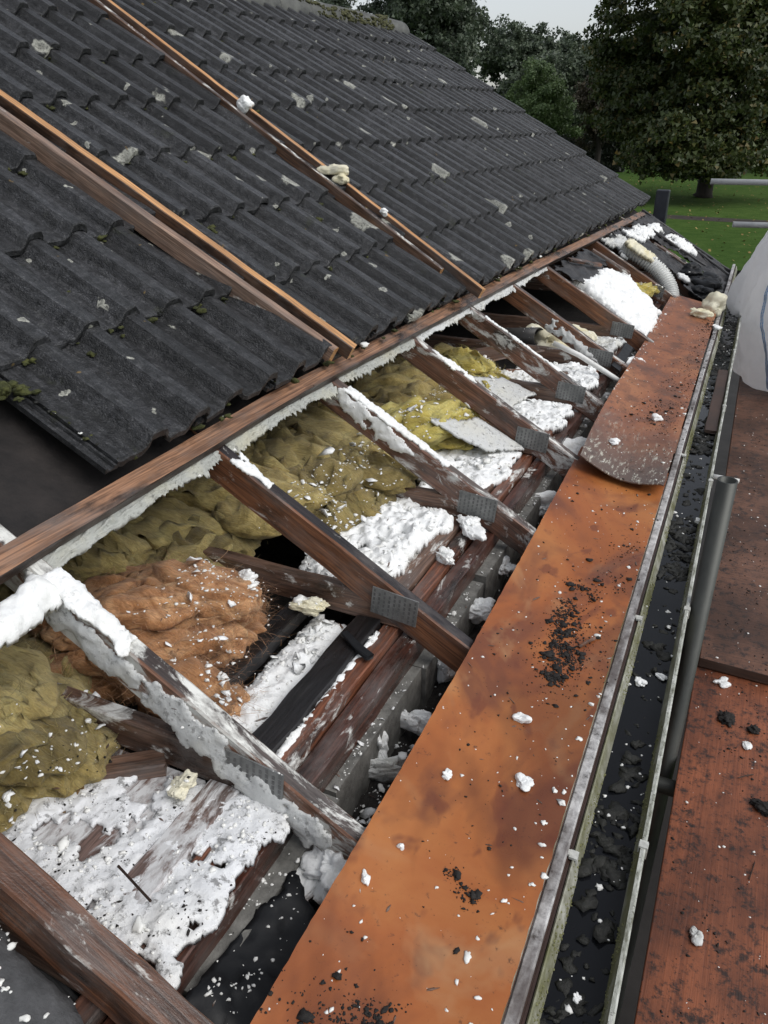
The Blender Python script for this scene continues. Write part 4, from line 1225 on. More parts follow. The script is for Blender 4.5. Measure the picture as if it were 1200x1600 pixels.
mk('scaffold_pole', V, F, M_TUBE, label='upright scaffold pole carrying the two pale tubes', cat='pole')
# black post at the gable
v, f = boxv(-1.045, -.93, 8.03, 8.13, 0.05, 3.69)
o = mk('corner_post', v, f, M_POST, label='black square post standing at the gable end', cat='post')
mod = o.modifiers.new('bev', 'BEVEL'); mod.width = .008; mod.segments = 2

# ------------------------------------------------------------------ white bulk bag
BC = Vector((.36, 5.98))
bag = empty('bulk_bag', (BC.x, BC.y, 2.645), 'full white woven bulk bag with blue stitched seam on the platform', 'bag')
def bag_pt(a, t):
    """a angle, t 0 bottom .. 1 top"""
    prof = np.interp(t, [0, .05, .18, .45, .62, .8, .93, 1], [.33, .42, .48, .515, .50, .44, .37, .33])
    n = 3.2
    c, s = math.cos(a), math.sin(a)
    k = (abs(c) ** n + abs(s) ** n) ** (-1 / n)
    fold = .034 * mnoise.fractal(Vector((c * 2.2, s * 2.2, t * 3.0)), .8, 2, 4) + .022 * (1 - t) * math.sin(a * 9 + 3 * t) * .3 + .025 * mnoise.noise(Vector((c * 3.5 + t * 4, s * 3.5, t * 1.5)))
    # creases running down from the top corners
    cr = .030 * math.sin(a * 14 + 6 * t) * max(0, t - .40) + .012 * mnoise.noise(Vector((a * 7, t * 2.2, 4))) + .008 * abs(mnoise.noise(Vector((a * 9 + t * 6, t * 5, 1))))
    r = prof * k + fold + cr
    ang = a + R(12)
    return Vector((BC.x + r * math.cos(ang), BC.y + r * math.sin(ang), 2.645 + t * 1.06 + .02 * mnoise.noise(Vector((c * 2, s * 2, 9)))))
na, nt_ = 120, 60
V = [bag_pt(2 * math.pi * i / na, t / nt_) for t in range(nt_ + 1) for i in range(na)]
F = [(t * na + i, t * na + (i + 1) % na, (t + 1) * na + (i + 1) % na, (t + 1) * na + i) for t in range(nt_) for i in range(na)]
F.append(tuple(reversed(range(na)))); F.append(tuple(nt_ * na + i for i in range(na)))
mk('body', V, F, M_BAG, bag, smooth=True)
def seam_line(a0, a1):
    out = []
    for q in range(121):
        t = .02 + .96 * q / 120
        a = a0 + (a1 - a0) * t + .03 * math.sin(t * 9)
        p = bag_pt(a, t); d = (bag_pt(a + .02, t) - bag_pt(a - .02, t)).normalized()
        nrm = d.cross(Vector((0, 0, 1))).normalized()
        out.append((p, d, nrm))
    return out
SEAM = seam_line(R(232), R(221))
V, F = [], []
for p, d, n_ in SEAM:
    V += [p + n_ * .003 - d * .009, p + n_ * .007 - d * .005, p + n_ * .007 + d * .005, p + n_ * .003 + d * .009]
for i in range(len(SEAM) - 1):
    for k in range(3): F.append((i * 4 + k, i * 4 + k + 1, i * 4 + k + 5, i * 4 + k + 4))
mk('seam', V, F, M_TAPE, bag, smooth=True)
V, F = [], []
for i in range(0, len(SEAM) - 1):
    p, d, n_ = SEAM[i]; p2 = SEAM[i + 1][0]; up = (p2 - p)
    for sg in (-.009, .0025):
        b = len(V)
        q = p + n_ * .0085 + d * sg
        V += [q, q + d * .0065, q + d * .0065 + up * .7, q + up * .7]; F.append((b, b + 1, b + 2, b + 3))
mk('stitching', V, F, M_BLUE, bag)
# lifting loop
lp_ = [bag_pt(R(215), .97) + Vector((0, 0, .0)), bag_pt(R(215), 1) + Vector((.02, 0, .14)), bag_pt(R(225), 1) + Vector((.05, .03, .22)), bag_pt(R(235), 1) + Vector((.04, .02, .12)), bag_pt(R(238), .97)]
V, F = [], []
for p in lp_:
    V += [p + Vector((-.02, -.01, 0)), p + Vector((.02, .01, .0)), p + Vector((.02, .012, .004)), p + Vector((-.02, -.008, .004))]
for i in range(4):
    for k in range(4): F.append((i * 4 + k, i * 4 + (k + 1) % 4, i * 4 + 4 + (k + 1) % 4, i * 4 + 4 + k))
mk('lifting_loop', V, F, M_TAPE, bag)

# ------------------------------------------------------------------ loose battens on the tiles
def nail(parent, p, d, L=.035, r=.0013):
    V, F = tube_geo([Vector(p), Vector(p) + Vector(d).normalized() * L], r, 6)
    b = mk('nail', V, F, M_NAIL, parent)
bo = .107
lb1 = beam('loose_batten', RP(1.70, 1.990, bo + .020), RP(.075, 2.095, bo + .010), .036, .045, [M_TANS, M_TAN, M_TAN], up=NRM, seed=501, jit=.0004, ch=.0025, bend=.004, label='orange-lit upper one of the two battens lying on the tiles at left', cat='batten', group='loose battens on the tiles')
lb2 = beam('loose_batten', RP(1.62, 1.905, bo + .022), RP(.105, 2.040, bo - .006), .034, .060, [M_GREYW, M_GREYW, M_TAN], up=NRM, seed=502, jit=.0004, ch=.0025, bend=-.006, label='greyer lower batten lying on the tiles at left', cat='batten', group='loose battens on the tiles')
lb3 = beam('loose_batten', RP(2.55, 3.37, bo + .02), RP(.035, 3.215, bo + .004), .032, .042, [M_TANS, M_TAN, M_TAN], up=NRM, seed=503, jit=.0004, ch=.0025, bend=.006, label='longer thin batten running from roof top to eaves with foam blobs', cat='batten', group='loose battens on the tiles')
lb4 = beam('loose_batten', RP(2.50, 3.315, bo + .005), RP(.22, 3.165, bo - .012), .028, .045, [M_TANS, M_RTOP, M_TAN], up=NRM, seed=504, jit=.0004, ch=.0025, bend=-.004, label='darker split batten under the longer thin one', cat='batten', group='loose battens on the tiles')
for par, s, y in ((lb1, 1.30, 2.01), (lb1, .62, 2.055), (lb1, .11, 2.10), (lb3, 1.78, 3.325), (lb3, .80, 3.265)):
    nail(par, RP(s, y, bo + .012), NRM + Vector((.1, .15, .1)))
for (s, y, r, lb, m) in ((1.405, 3.30, (.035, .026, .028), 'upper white foam blob stuck on the long loose batten', M_FOAM), (.89, 3.265, (.055, .03, .026), 'larger cream-white foam blob stuck on the long loose batten', M_FOAMY),
                      (.82, 3.25, (.03, .024, .022), 'cream foam lump just below the larger blob on the loose batten', M_FOAMY), (.585, 3.245, (.018, .014, .014), 'small white foam knob low on the long loose batten', M_FOAM)):
    c = RP(s, y - .01, bo + .015)
    chunk(tuple(c), r, 600 + int(s * 100), lb, m, amp=.5)

# ------------------------------------------------------------------ far end: felt, duct, rubble, conduit, bracket
def felt(poly, o, label, seed, wr=.02):
    sheet('felt_sheet', poly, lambda s, y, d: o + wr * fbm(s * 9, y * 9, 0, 5, seed) + wr * .6 * np.abs(fbm(s * 20, y * 5, 3, 3, seed)), .004, .012, M_FELT2, rag=.03, seed=seed, mapf=RPn, label=label, cat='felt', group='torn black felt')
felt([(-.01, 4.50), (.0, 5.20), (-.14, 5.40), (-.20, 5.0), (-.17, 4.52)], .012, 'torn black felt flap above the big white foam slab', 91)
felt([(-.02, 6.02), (-.02, 6.60), (-.30, 6.72), (-.55, 6.62), (-.80, 6.40), (-.76, 6.16), (-.45, 6.20), (-.2, 6.15)], .012, 'long strip of black felt beyond the corrugated duct', 92, .03)
felt([(-.02, 6.75), (-.02, 7.55), (-.55, 7.55), (-1.0, 7.60), (-1.05, 6.80), (-.60, 6.95), (-.3, 6.85)], .010, 'black felt covering the gable end of the eaves', 93, .03)
felt([(-.66, 5.9), (-.70, 6.75), (-1.08, 7.1), (-1.06, 5.9), (-.85, 5.78)], .03, 'wrinkled grey-black felt beyond the end of the orange boards', 94, .03)
beam('barge_board', RP(.02, 7.62, .02), RP(-1.08, 7.62, .02), .04, .12, [M_BURNT, M_BURNT, M_BURNT], up=NRM, label='dark weathered board along the gable edge', cat='timber', seed=450)
for i, (s, y, r, lb) in enumerate(((-.62, 6.38, (.075, .09, .05), 'upper crumpled black felt lump by the gable corner'), (-.72, 6.22, (.07, .10, .05), 'crumpled black felt lump nearest the corrugated duct'), (-.80, 6.48, (.08, .10, .06), 'glossy crumpled black lump nearest the white bag'), (-.78, 6.02, (.06, .08, .04), 'small crumpled black lump beside the end of the second board'))):
    chunk(tuple(RP(s, y, .05)), r, 700 + i, lb, M_MEMB, 3, .6, True, i, 'felt_lump', 'felt')
# white foam ribbons over the felt
heap([(-.08, 6.30), (-.10, 6.75), (-.16, 7.25), (-.26, 7.25), (-.22, 6.80), (-.20, 6.35)], .03, .035, 'upper crumbly white foam ribbon on the felt at the gable', 95, M_FOAM, holes=.25, mapf=RPn, rag=.04)
heap([(-.30, 7.05), (-.34, 7.35), (-.52, 7.35), (-.58, 7.15), (-.46, 7.0)], .03, .04, 'pale foam lump at the gable edge of the felt', 96, M_FOAM, holes=.25, mapf=RPn, rag=.03)
heap([(-.03, 5.75), (-.04, 6.2), (-.20, 6.25), (-.26, 6.02), (-.22, 5.78)], .0, .04, 'torn pale foam sheet at the top of the corrugated duct', 97, M_FOAMG, holes=.25, mapf=RPn, rag=.04)
heap([(-.56, 6.10), (-.58, 6.22), (-.68, 6.24), (-.68, 6.12)], .03, .025, 'small white foam patch on the felt beside the duct', 98, M_FOAM, mapf=RPn, rag=.03)
for i, (s0, y0_, s1, y1_, w_, m_, lb) in enumerate(((-.28, 6.55, -.86, 6.60, .03, M_BROWN, 'thin brown lath lying on the long felt strip'), (-.10, 6.95, -.70, 7.02, .028, M_BURNT, 'thin charred lath on the gable felt'),
        (-.30, 7.38, -.90, 7.30, .03, M_BURNT, 'dark lath close to the gable edge board'), (-.05, 5.22, -.32, 5.30, .035, M_BROWN, 'broken brown lath sticking out above the big white foam slab'), (-.02, 4.70, -.16, 5.05, .03, M_RSIDE_C, 'short broken lath under the felt flap'))):
    beam('broken_lath', RP(s0, y0_, .045), RP(s1, y1_, .04), w_, .016, [m_] * 3, up=NRM, label=lb, cat='timber', seed=900 + i, group='broken laths at the far end')
# corrugated duct
ctrl = [RP(-.16, 5.86, .03), RP(-.28, 5.83, .045), RP(-.40, 5.82, .045), RP(-.50, 5.80, .03), RP(-.585, 5.76, -.005), RP(-.64, 5.71, -.05)]
pts = []
for i in range(len(ctrl) - 1):
    p0, p1, p2, p3 = ctrl[max(i - 1, 0)], ctrl[i], ctrl[i + 1], ctrl[min(i + 2, len(ctrl) - 1)]
    for q in range(30):
        t = q / 30
        pts.append(.5 * ((2 * p1) + (p2 - p0) * t + (2 * p0 - 5 * p1 + 4 * p2 - p3) * t * t + (3 * p1 - p0 - 3 * p2 + p3) * t ** 3))
V, F = tube_geo(pts, .05, 26, False, lambda i: .050 + .0065 * math.sin(i * 2 * math.pi / 5.0))
V2, F2 = tube_geo(pts, .05, 26, False, lambda i: .046 + .0065 * math.sin(i * 2 * math.pi / 5.0))
dk = empty('flexible_duct', tuple(RP(-.5, 5.80, -.03)), 'white corrugated flexible duct bending down past the red rafter', 'duct')
mk('hose', V + V2, F + [tuple(reversed([q + len(V) for q in f])) for f in F2], M_DUCT, dk, smooth=True)
heap([(-.14, 5.74), (-.14, 5.92), (-.38, 5.91), (-.42, 5.80), (-.30, 5.74)], .075, .035, 'cream foam crust over the upper part of the corrugated duct', 99, M_FOAMY, mapf=RPn, rag=.03)
# conduit pipe
V, F = tube_geo([RP(-.30, 3.62, -.04), RP(-.43, 3.636, -.02), RP(-.56, 3.66, -.02), RP(-.70, 3.684, -.022)], .012, 16)
mk('conduit_pipe', V, F, M_PVC, smooth=True, label='thin white conduit pipe sloping across the bay towards the boards', cat='pipe')
V, F = hollow_tube((-1.35, 4.15, 3.20), (-1.00, 4.02, 3.27), .05, .046)
mk('waste_pipe', V, F, M_DARKP, smooth=True, label='loose dark pipe end in the deep shadow under the batten', cat='pipe')
# black bracket lying across the noggins
br = empty('metal_bracket', tuple(RP(-.60, 4.0, -.06)), 'black angle bracket fallen against the red-brown rafter', 'bracket')
beam('flange', RP(-.60, 3.78, -.015), RP(-.59, 4.20, -.008), .05, .006, [M_MEMB] * 3, br, NRM, seed=460)
beam('web', RP(-.628, 3.78, -.017), RP(-.618, 4.20, -.010), .005, .055, [M_MEMB] * 3, br, NRM, seed=461)
# tan hardboard in the deep bay
beam('hardboard_piece', (-1.16, 3.50, 3.285), (-.98, 3.78, 3.285), .20, .008, [M_TANS, M_TANS, M_TANS], label='tan hardboard piece lying in the bay of the conduit pipe', cat='board', seed=470)
# pale plasterboard scraps
for (poly, z, lb, sd, tl_) in (([(-.98, 2.46), (-.86, 2.63), (-.66, 2.635), (-.78, 2.50)], 3.275, 'pale flat scrap leaning against the ragged pale rafter', 33, (.5, .2)),
                          ([(-1.06, 3.10), (-.95, 3.235), (-.80, 3.235), (-.86, 3.02)], 3.26, 'pale grey board scrap beside the smaller yellow tuft', 34, (.35, .1))):
    cx_, cy_ = np.mean([p[0] for p in poly]), np.mean([p[1] for p in poly])
    sheet('board_scrap', poly, lambda x, y, d, z=z, cx_=cx_, cy_=cy_, t=tl_: z - t[0] * (x - cx_) + t[1] * (y - cy_), .008, .01, M_FOAMG, rag=.008, seed=sd, label=lb, cat='board')

# ------------------------------------------------------------------ bottom left: slab, charred timber, membrane
def slab_top(x, y, d): return 3.262 + .02 * np.clip(d / .02, 0, 1) ** .5 + .010 * fbm(x * 14, y * 14, 0, 5, 77) - .50 * (x + .78)
M_SLAB = simple('grey_felt_slab', (.040, .041, .043), (.085, .086, .09), 30, .8, .8, .006)
sheet('grey_slab', [(-1.10, .02), (-1.10, .428), (-.80, .428), (-.67, .418), (-.605, .385), (-.585, .30), (-.58, .02)], slab_top, .05, .008, M_SLAB, rag=.006, seed=77, label='dark grey felted slab strewn with foam crumbs in the bottom left corner', cat='slab')
beam('charred_timber', (-.86, .445, 3.225), (-.60, .415, 3.115), .05, .06, [M_BURNT] * 3, label='short charred timber wedged against the near rafter', cat='timber', seed=480)
beam('timber_offcut', (-.70, .16, 3.06), (-.46, .42, 3.03), .06, .05, [M_BROWN] * 3, label='brown offcut below the charred timber in the bottom left corner', cat='timber', seed=481)
sheet('membrane', [(-.575, .495), (-.565, .72), (-.55, .80), (-.50, .76), (-.44, .72), (-.42, .45), (-.52, .45)], lambda x, y, d: 3.105 + .03 * fbm(x * 9, y * 9, 0, 4, 78) - .25 * (x + .5), .004, .008, M_MEMB, rag=.012, seed=78, label='black plastic membrane hanging beside the foot of the near rafter', cat='membrane')
V, F = tube_geo([(-.745, .60, 3.243), (-.66, .575, 3.238)], .0022, 8)
mk('long_nail', V, F, M_NAIL, label='rusty long nail lying on the dirty foam sheet', cat='nail')
beam('felt_strip', (-.735, 1.345, 3.215), (-.645, 1.30, 3.205), .022, .012, [M_MEMB] * 3, label='short black strip lying across the noggin and the red strip', cat='felt', seed=482)

# ------------------------------------------------------------------ trees
def tree(name, label, x, y, h, tr, lobes, nleaf, ls, mat, seed, low=0.0, group=None, trunk_top=.75):
    root = empty(name, (x, y, 0), label, 'tree', group)
    nleaf = int(nleaf * 1.9); ls = ls * .86
    rs = np.random.default_rng(seed)
    # trunk with limbs
    V, F = tube_geo([(x, y, 0), (x + .05, y, .25), (x + .1, y + .05, h * .25), (x - .1, y, h * .5), (x, y + .1, h * trunk_top)], tr, 12, True, lambda i: tr * [1.5, 1.1, .9, .6, .2][i])
    for q in range(9):
        lo = lobes[q % len(lobes)]
        z0 = h * rs.uniform(.16, .5)
        e = Vector((x + lo[0] * .8, y + lo[1] * .8, lo[2]))
        s0 = Vector((x, y, z0)); mid = (s0 + e) / 2 + Vector((rs.normal(0, .4), rs.normal(0, .4), .5))
        v, f = tube_geo([s0, mid, e], tr, 7, True, lambda i: tr * [.42, .28, .08][i])
        b = len(V); V += v; F += [tuple(k + b for k in ff) for ff in f]
    mk('trunk', V, F, M_TRUNK, root, smooth=True)
    # crown: leaf clumps through each lobe
    vol = np.array([l[3] ** 2 * (l[4] if len(l) > 4 else 1) for l in lobes]); cnt = (nleaf * vol / vol.sum()).astype(int)
    P, N = [], []
    for l, c in zip(lobes, cnt):
        nc = max(8, int(l[3] ** 2 * 12))
        d = rs.normal(size=(nc, 3)); d /= np.linalg.norm(d, axis=1)[:, None]
        rad = l[3] * rs.uniform(.35, 1, nc) ** .45 * (1 + .25 * rs.normal(size=nc))
        cc = d * rad[:, None]; sq = l[4] if len(l) > 4 else 1.0
        cc[:, 2] *= sq
        cc += np.array([x + l[0], y + l[1], l[2]])
        w = rs.integers(0, nc, c)
        off = rs.normal(size=(c, 3)) * (l[3] * .085 + .10) * np.array([1, 1, .7])
        p = cc[w] + off
        P.append(p); N.append(d[w])
    P = np.concatenate(P); N = np.concatenate(N)
    k = P[:, 2] > low + rs.uniform(0, .5, len(P)); P, N = P[k], N[k]
    n = len(P)
    nn = N * .7 + rs.normal(size=(n, 3)) * .7 + np.array([0, 0, .35]); nn /= np.linalg.norm(nn, axis=1)[:, None]
    u = np.cross(nn, rs.normal(size=(n, 3))); u /= np.linalg.norm(u, axis=1)[:, None]; v = np.cross(nn, u)
    s = ls * rs.uniform(.55, 1.35, n)[:, None]
    Q = np.stack([P - u * s, P + u * s * .8 - v * s * .75 + nn * s * .12, P + u * s * .75 + v * s * .75], 1).reshape(-1, 3)
    mk('crown', Q, np.arange(n * 3).reshape(-1, 3), mat, root)
    return root
def lobes_auto(seed, n, rx, rz, zc, r0, r1):
    rs = np.random.default_rng(seed); out = []
    for i in range(n):
        d = rs.normal(size=3); d /= np.linalg.norm(d); k = rs.uniform(.45, 1)
        out.append((d[0] * rx * k, d[1] * rx * k, zc + d[2] * rz * k, rs.uniform(r0, r1), .85))
    return out
G = 'trees beyond the roof'
tree('broadleaf_tree', 'huge broad autumn-tinged tree on the lawn at the right', -4.2, 52.5, 19, .42, lobes_auto(11, 28, 5.4, 7.0, 10.4, 1.6, 2.7) + [(-.2, -5, 1.9, 1.2, .7), (1.2, -5, 2.0, 1.2, .7), (-2.6, -4.4, 2.3, 1.4, .7), (.6, -4.6, 2.3, 1.5, .7), (-.8, -4.8, 2.2, 1.4, .7), (1.9, -4.4, 2.6, 1.6, .7), (.3, -4.2, 2.9, 1.7, .7), (-1.6, -4.5, 3.2, 1.8, .8), (-1, -3.5, 2.9, 1.5, .7), (1, -4, 3.0, 1.5, .7), (3.5, -2.5, 3.4, 1.7, .7), (-3.4, -2.5, 2.9, 1.4, .7), (-.5, -3, 4.5, 2, .8), (-4.6, -1, 4.2, 1.8, .8), (-2.6, -3, 3.3, 1.6, .7), (2.2, -3, 3.6, 1.8, .8), (.5, -4, 5.5, 2.2, .9), (4.6, -1, 4.6, 2, .8), (-5.4, 0, 6.6, 2, .9), (-5.6, 0, 8.6, 1.9, .9), (-5.0, -1, 5.2, 1.8, .9)], 92000, .145, LM_BIG, 11, .9, G)
tree('broadleaf_tree', 'tall dark tree rising behind the ridge at the centre', -28.5, 67, 16, .45, lobes_auto(12, 22, 5.2, 4.8, 8.9, 1.7, 2.7), 42000, .18, LM_HAZY, 12, 2, G)
tree('broadleaf_tree', 'dark tree just showing over the ridge left of the sky gap', -41.5, 73, 15.5, .4, lobes_auto(13, 12, 3.2, 4, 10, 1.6, 2.4), 22000, .16, LM_HAZY, 13, 3, G)
tree('broadleaf_tree', 'first far tree with gaps in its crown right of the tall dark one', -31, 101, 14.5, .4, lobes_auto(14, 14, 4.4, 3.6, 8.8, 1.5, 2.6), 21000, .21, LM_HAZY, 14, 2, G)
tree('broadleaf_tree', 'second far dark tree below the open sky', -26.3, 104.8, 14.2, .4, lobes_auto(15, 14, 4.2, 3.6, 8.3, 1.4, 2.4), 21000, .21, LM_HAZY, 15, 2, G)
tree('broadleaf_tree', 'third far dark tree with the highest top below the open sky', -21.6, 103, 15.5, .4, lobes_auto(16, 12, 3.6, 3.4, 7.6, 1.5, 2.5), 21000, .21, LM_HAZY, 16, 2, G)
tree('broadleaf_tree', 'round lighter green tree at the middle distance', -15.6, 58, 8.2, .25, lobes_auto(17, 20, 1.9, 2.3, 5.2, .8, 1.25), 30000, .095, LM_GREEN, 17, .8, G)
tree('broadleaf_tree', 'brownish tree between the light green one and the huge tree', -13.8, 68.5, 7.6, .25, lobes_auto(18, 12, 1.6, 2.3, 4.7, .8, 1.3), 20000, .10, LM_BROWN, 18, .8, G)
tree('broadleaf_tree', 'dark far tree behind the huge tree towards the right edge', .5, 92, 15, .4, lobes_auto(19, 16, 4.6, 4.6, 7.2, 1.8, 2.8), 22000, .20, LM_HAZY, 19, 2.4, G)
tree('broadleaf_tree', 'dark far tree filling the gap left of the huge tree', -14.5, 90, 13, .4, lobes_auto(20, 14, 4.4, 4.0, 6.6, 1.7, 2.6), 22000, .20, LM_HAZY, 20, 1.2, G)
tree('broadleaf_tree', 'dark far tree showing at the right edge beyond the huge tree', 6.8, 78, 17, .4, lobes_auto(21, 16, 4.6, 5.2, 8.6, 1.8, 2.8), 30000, .16, LM_HAZY, 21, 3.2, G)
tree('broadleaf_tree', 'broad dark tree filling the background behind the light green one', -22, 84, 12, .4, lobes_auto(22, 14, 4.8, 3.6, 5.8, 1.7, 2.6), 22000, .20, LM_HAZY, 22, 1.0, G)
# clipped hedge
hp = np.stack([rng.uniform(-19.5, -12.5, 9000), rng.uniform(73, 74.6, 9000), rng.uniform(0, 2.95, 9000)], 1)
hedge = empty('hedge', (-16, 73.8, 0), 'low dark clipped hedge between roof edge and huge tree', 'hedge')
n = len(hp); a = rng.normal(size=(n, 3)); a /= np.linalg.norm(a, axis=1)[:, None]; b = np.cross(a, rng.normal(size=(n, 3))); b /= np.linalg.norm(b, axis=1)[:, None]
Q = np.stack([hp - a * .16, hp - b * .1, hp + a * .16, hp + b * .1], 1).reshape(-1, 3)
mk('foliage', Q, np.arange(n * 4).reshape(-1, 4), LM_HEDGE, hedge)
mk('core', *boxv(-19.4, -12.6, 73.2, 74.4, 0.004, 2.8), LM_HEDGE, hedge)

# ------------------------------------------------------------------ crumbs, grit, dropped on whatever lies below
bpy.context.view_layer.update()
dg = bpy.context.evaluated_depsgraph_get()
DOWN = Vector((0, 0, -1))
def drop(x, y, z=4.05):
    hit, loc, nrm, _, ob, _ = scn.ray_cast(dg, Vector((x, y, z)), DOWN)
    return (loc, nrm, ob) if hit and loc.z > 2.4 else (None, None, None)
def rain(name, n, xr, yr, size, mat, label, cat, seed, dens=None, skip=(), sub=0, flat_=.6, ypow=1.0, stretch=1.0, only=None, flake=False):
    rs = random.Random(seed); P, S = [], []
    for _ in range(n):
        x = rs.uniform(*xr); y = yr[0] + (yr[1] - yr[0]) * rs.random() ** ypow
        if dens is not None and rs.random() > dens(x, y): continue
        loc, nrm, ob = drop(x, y)
        if loc is None: continue
        nm = ob.name.split('.')[0]
        if nm in skip or nrm.z < .15 or (only and nm not in only): continue
        s = size * math.exp(rs.gauss(0, .55))
        P.append((loc.x, loc.y, loc.z + s * .25)); S.append(s)
    if not P: return
    if flake:                                             # bent, torn plates
        r2 = np.random.default_rng(seed); V, F = [], []
        for (x, y, z), q in zip(P, S):
            k = int(r2.integers(5, 8)); b = len(V)
            ax = r2.normal(size=3) * .55 + np.array([0, 0, 1]); ax /= np.linalg.norm(ax)
            u = np.cross(ax, r2.normal(size=3)); u /= np.linalg.norm(u); v = np.cross(ax, u)
            c = np.array([x, y, z + q * .35]); rr = q * r2.uniform(.45, 1.5, k); bend = r2.uniform(-.5, .5)
            for sd in (1, -1):
                V.append(c + ax * q * .12 * sd + ax * q * .1)
                for m_ in range(k):
                    t = 6.283 * m_ / k + r2.uniform(-.3, .3)
                    V.append(c + u * math.cos(t) * rr[m_] + v * math.sin(t) * rr[m_] * .75 + ax * (bend * q * math.cos(t) ** 2 + sd * q * .05))
            for m_ in range(k):
                n_ = (m_ + 1) % k
                F += [(b, b + 1 + m_, b + 1 + n_), (b + k + 1, b + k + 2 + n_, b + k + 2 + m_), (b + 1 + m_, b + k + 2 + m_, b + k + 2 + n_), (b + 1 + m_, b + k + 2 + n_, b + 1 + n_)]
        V, F = np.array(V), np.array(F)
    else:
        V, F = lumps(P, S, sub, seed, flat_, .75, stretch)
    mk(name, V, F, mat, label=label, cat=cat, kind='stuff')
def clus(f, seed, lo, hi=1.0, base=.12):
    def g(x, y):
        v = mnoise.noise(Vector((x * f, y * f, seed * 7.3)))
        return base + (hi if v > lo else 0.0)
    return g
M_CRUMB = simple('foam_crumb', (.76, .76, .72), (.86, .86, .83), 30, .7, .2, .001)
rain('foam_crumbs', 21000, (-1.35, -.50), (.42, 6.9), .0017, M_CRUMB, 'tiny white foam crumbs strewn over rafters, wool and timbers', 'crumbs', 901, clus(7, 3, .0, .8, .22), ('water', 'eaves_batten', 'tile'), ypow=1.5)
rain('foam_crumbs', 1500, (-1.20, -.50), (.42, 6.9), .0045, M_CRUMB, 'larger white foam bits strewn between the rafters', 'crumbs', 902, clus(6, 8, .1, .9, .15), ('water', 'eaves_batten', 'tile'), sub=1, ypow=1.4)
rain('foam_crumbs', 480, (-.50, -.14), (.3, 5.7), .0014, M_CRUMB, 'fine white foam specks on the orange boards', 'crumbs', 903, None, ypow=1.3)
rain('foam_crumbs', 650, (-.22, .0), (.4, 6.5), .0022, M_CRUMB, 'white foam bits floating in the gutter and on the capping', 'crumbs', 904, clus(9, 2, -.1, .8, .2), sub=1, ypow=1.4)
rain('foam_crumbs', 420, (.06, .7), (1.0, 5.2), .0017, M_CRUMB, 'white foam specks on the platform sheets', 'crumbs', 905, None)
rain('foam_crumbs', 170, (-1.0, -.55), (.2, .45), .003, M_CRUMB, 'white foam bits on the grey slab', 'crumbs', 906, None, sub=1)
rain('foam_crumbs', 220, (-2.6, -1.1), (.6, 6.5), .0018, M_CRUMB, 'a few white foam specks on the tiles and batten', 'crumbs', 907, None)
rain('foam_flakes', 3600, (-1.1, -.52), (.88, 5.5), .0060, M_FOAM, 'torn white foam flakes on the foam heaps', 'flakes', 921, clus(9, 4, .12, .8, .12), flake=True, ypow=1.5, only=('foam_sheet', 'foam_coat', 'foam_smear'))
rain('foam_flakes', 8500, (-1.2, -.50), (.45, 6.2), .006, M_FOAM, 'torn white foam flakes between the heaps', 'flakes', 922, clus(8, 5, .15, .8, .08), flake=True, ypow=1.4, only=('mineral_wool', 'noggin', 'wall_plate', 'cavity_fill', 'rafter', 'tie_beam', 'block', 'felt_sheet', 'wide_plank', 'timber_offcut'))
rain('wood_splinters', 500, (-1.1, -.12), (.45, 5.5), .0010, M_BROWN, 'brown wood splinters scattered over boards and timbers', 'splinters', 923, None, stretch=6.0, sub=1)
def gauss_spots(spots):
    def g(x, y):
        return min(1., sum(a * math.exp(-((x - cx) / rx) ** 2 - ((y - cy) / ry) ** 2) for cx, cy, rx, ry, a in spots))
    return g
def spill(name, spots, size, mat, label, seed, sub=0):
    rs = random.Random(seed); P, S = [], []
    for cx, cy, rx, ry, n in spots:
        for _ in range(int(n * .75)):
            x, y = rs.gauss(cx, rx), rs.gauss(cy, ry)
            if mnoise.noise(Vector((x * 38, y * 38, seed))) < -.12 and rs.random() < .8: continue
            loc, nrm, ob = drop(x, y)
            if loc is None or ob.name.split('.')[0] not in ('eaves_board', 'capping'): continue
            q = size * math.exp(rs.gauss(0, .6))
            P.append((loc.x, loc.y, loc.z + q * .3)); S.append(q)
    V, F = lumps(P, S, sub, seed, .6, .8)
    mk(name, V, F, mat, label=label, cat='grit', kind='stuff')
SP = [(-.285, 1.66, .016, .035, 900), (-.265, 1.55, .022, .03, 1300), (-.30, 1.73, .016, .03, 500), (-.262, 1.46, .014, .014, 700), (-.25, 1.57, .05, .10, 900), (-.30, 1.87, .022, .016, 260), (-.26, 1.84, .012, .012, 160), (-.22, 1.93, .03, .03, 160), (-.22, 2.12, .03, .05, 160),
      (-.285, .575, .035, .022, 1500), (-.33, .55, .05, .04, 500), (-.25, .845, .010, .010, 160), (-.285, .872, .008, .006, 70), (-.30, 1.2, .08, .5, 200), (-.30, 2.2, .08, .3, 200),
      (-.29, 3.35, .06, .12, 700), (-.25, 3.9, .06, .4, 900), (-.22, 4.6, .05, .35, 700), (-.22, 5.1, .04, .12, 900)]
spill('black_grit', SP, .0011, M_GRIT, 'black grit and moss crumbs spilt on the orange boards', 911)
spill('black_grit', [(a, b, c, d, n // 11) for a, b, c, d, n in SP], .0028, M_GRIT, 'larger black moss crumbs on the orange boards', 912, 1)
rain('black_grit', 7000, (.06, .75), (1.0, 5.5), .0016, M_GRIT, 'black grit scattered over the platform sheets', 'grit', 913, clus(6, 12, .12, .6, .06))
rain('black_grit', 800, (-1.0, -.575), (.48, .85), .0014, M_GRIT, 'black specks on the dirty foam sheet', 'grit', 914, clus(14, 6, .1, .8, .05))
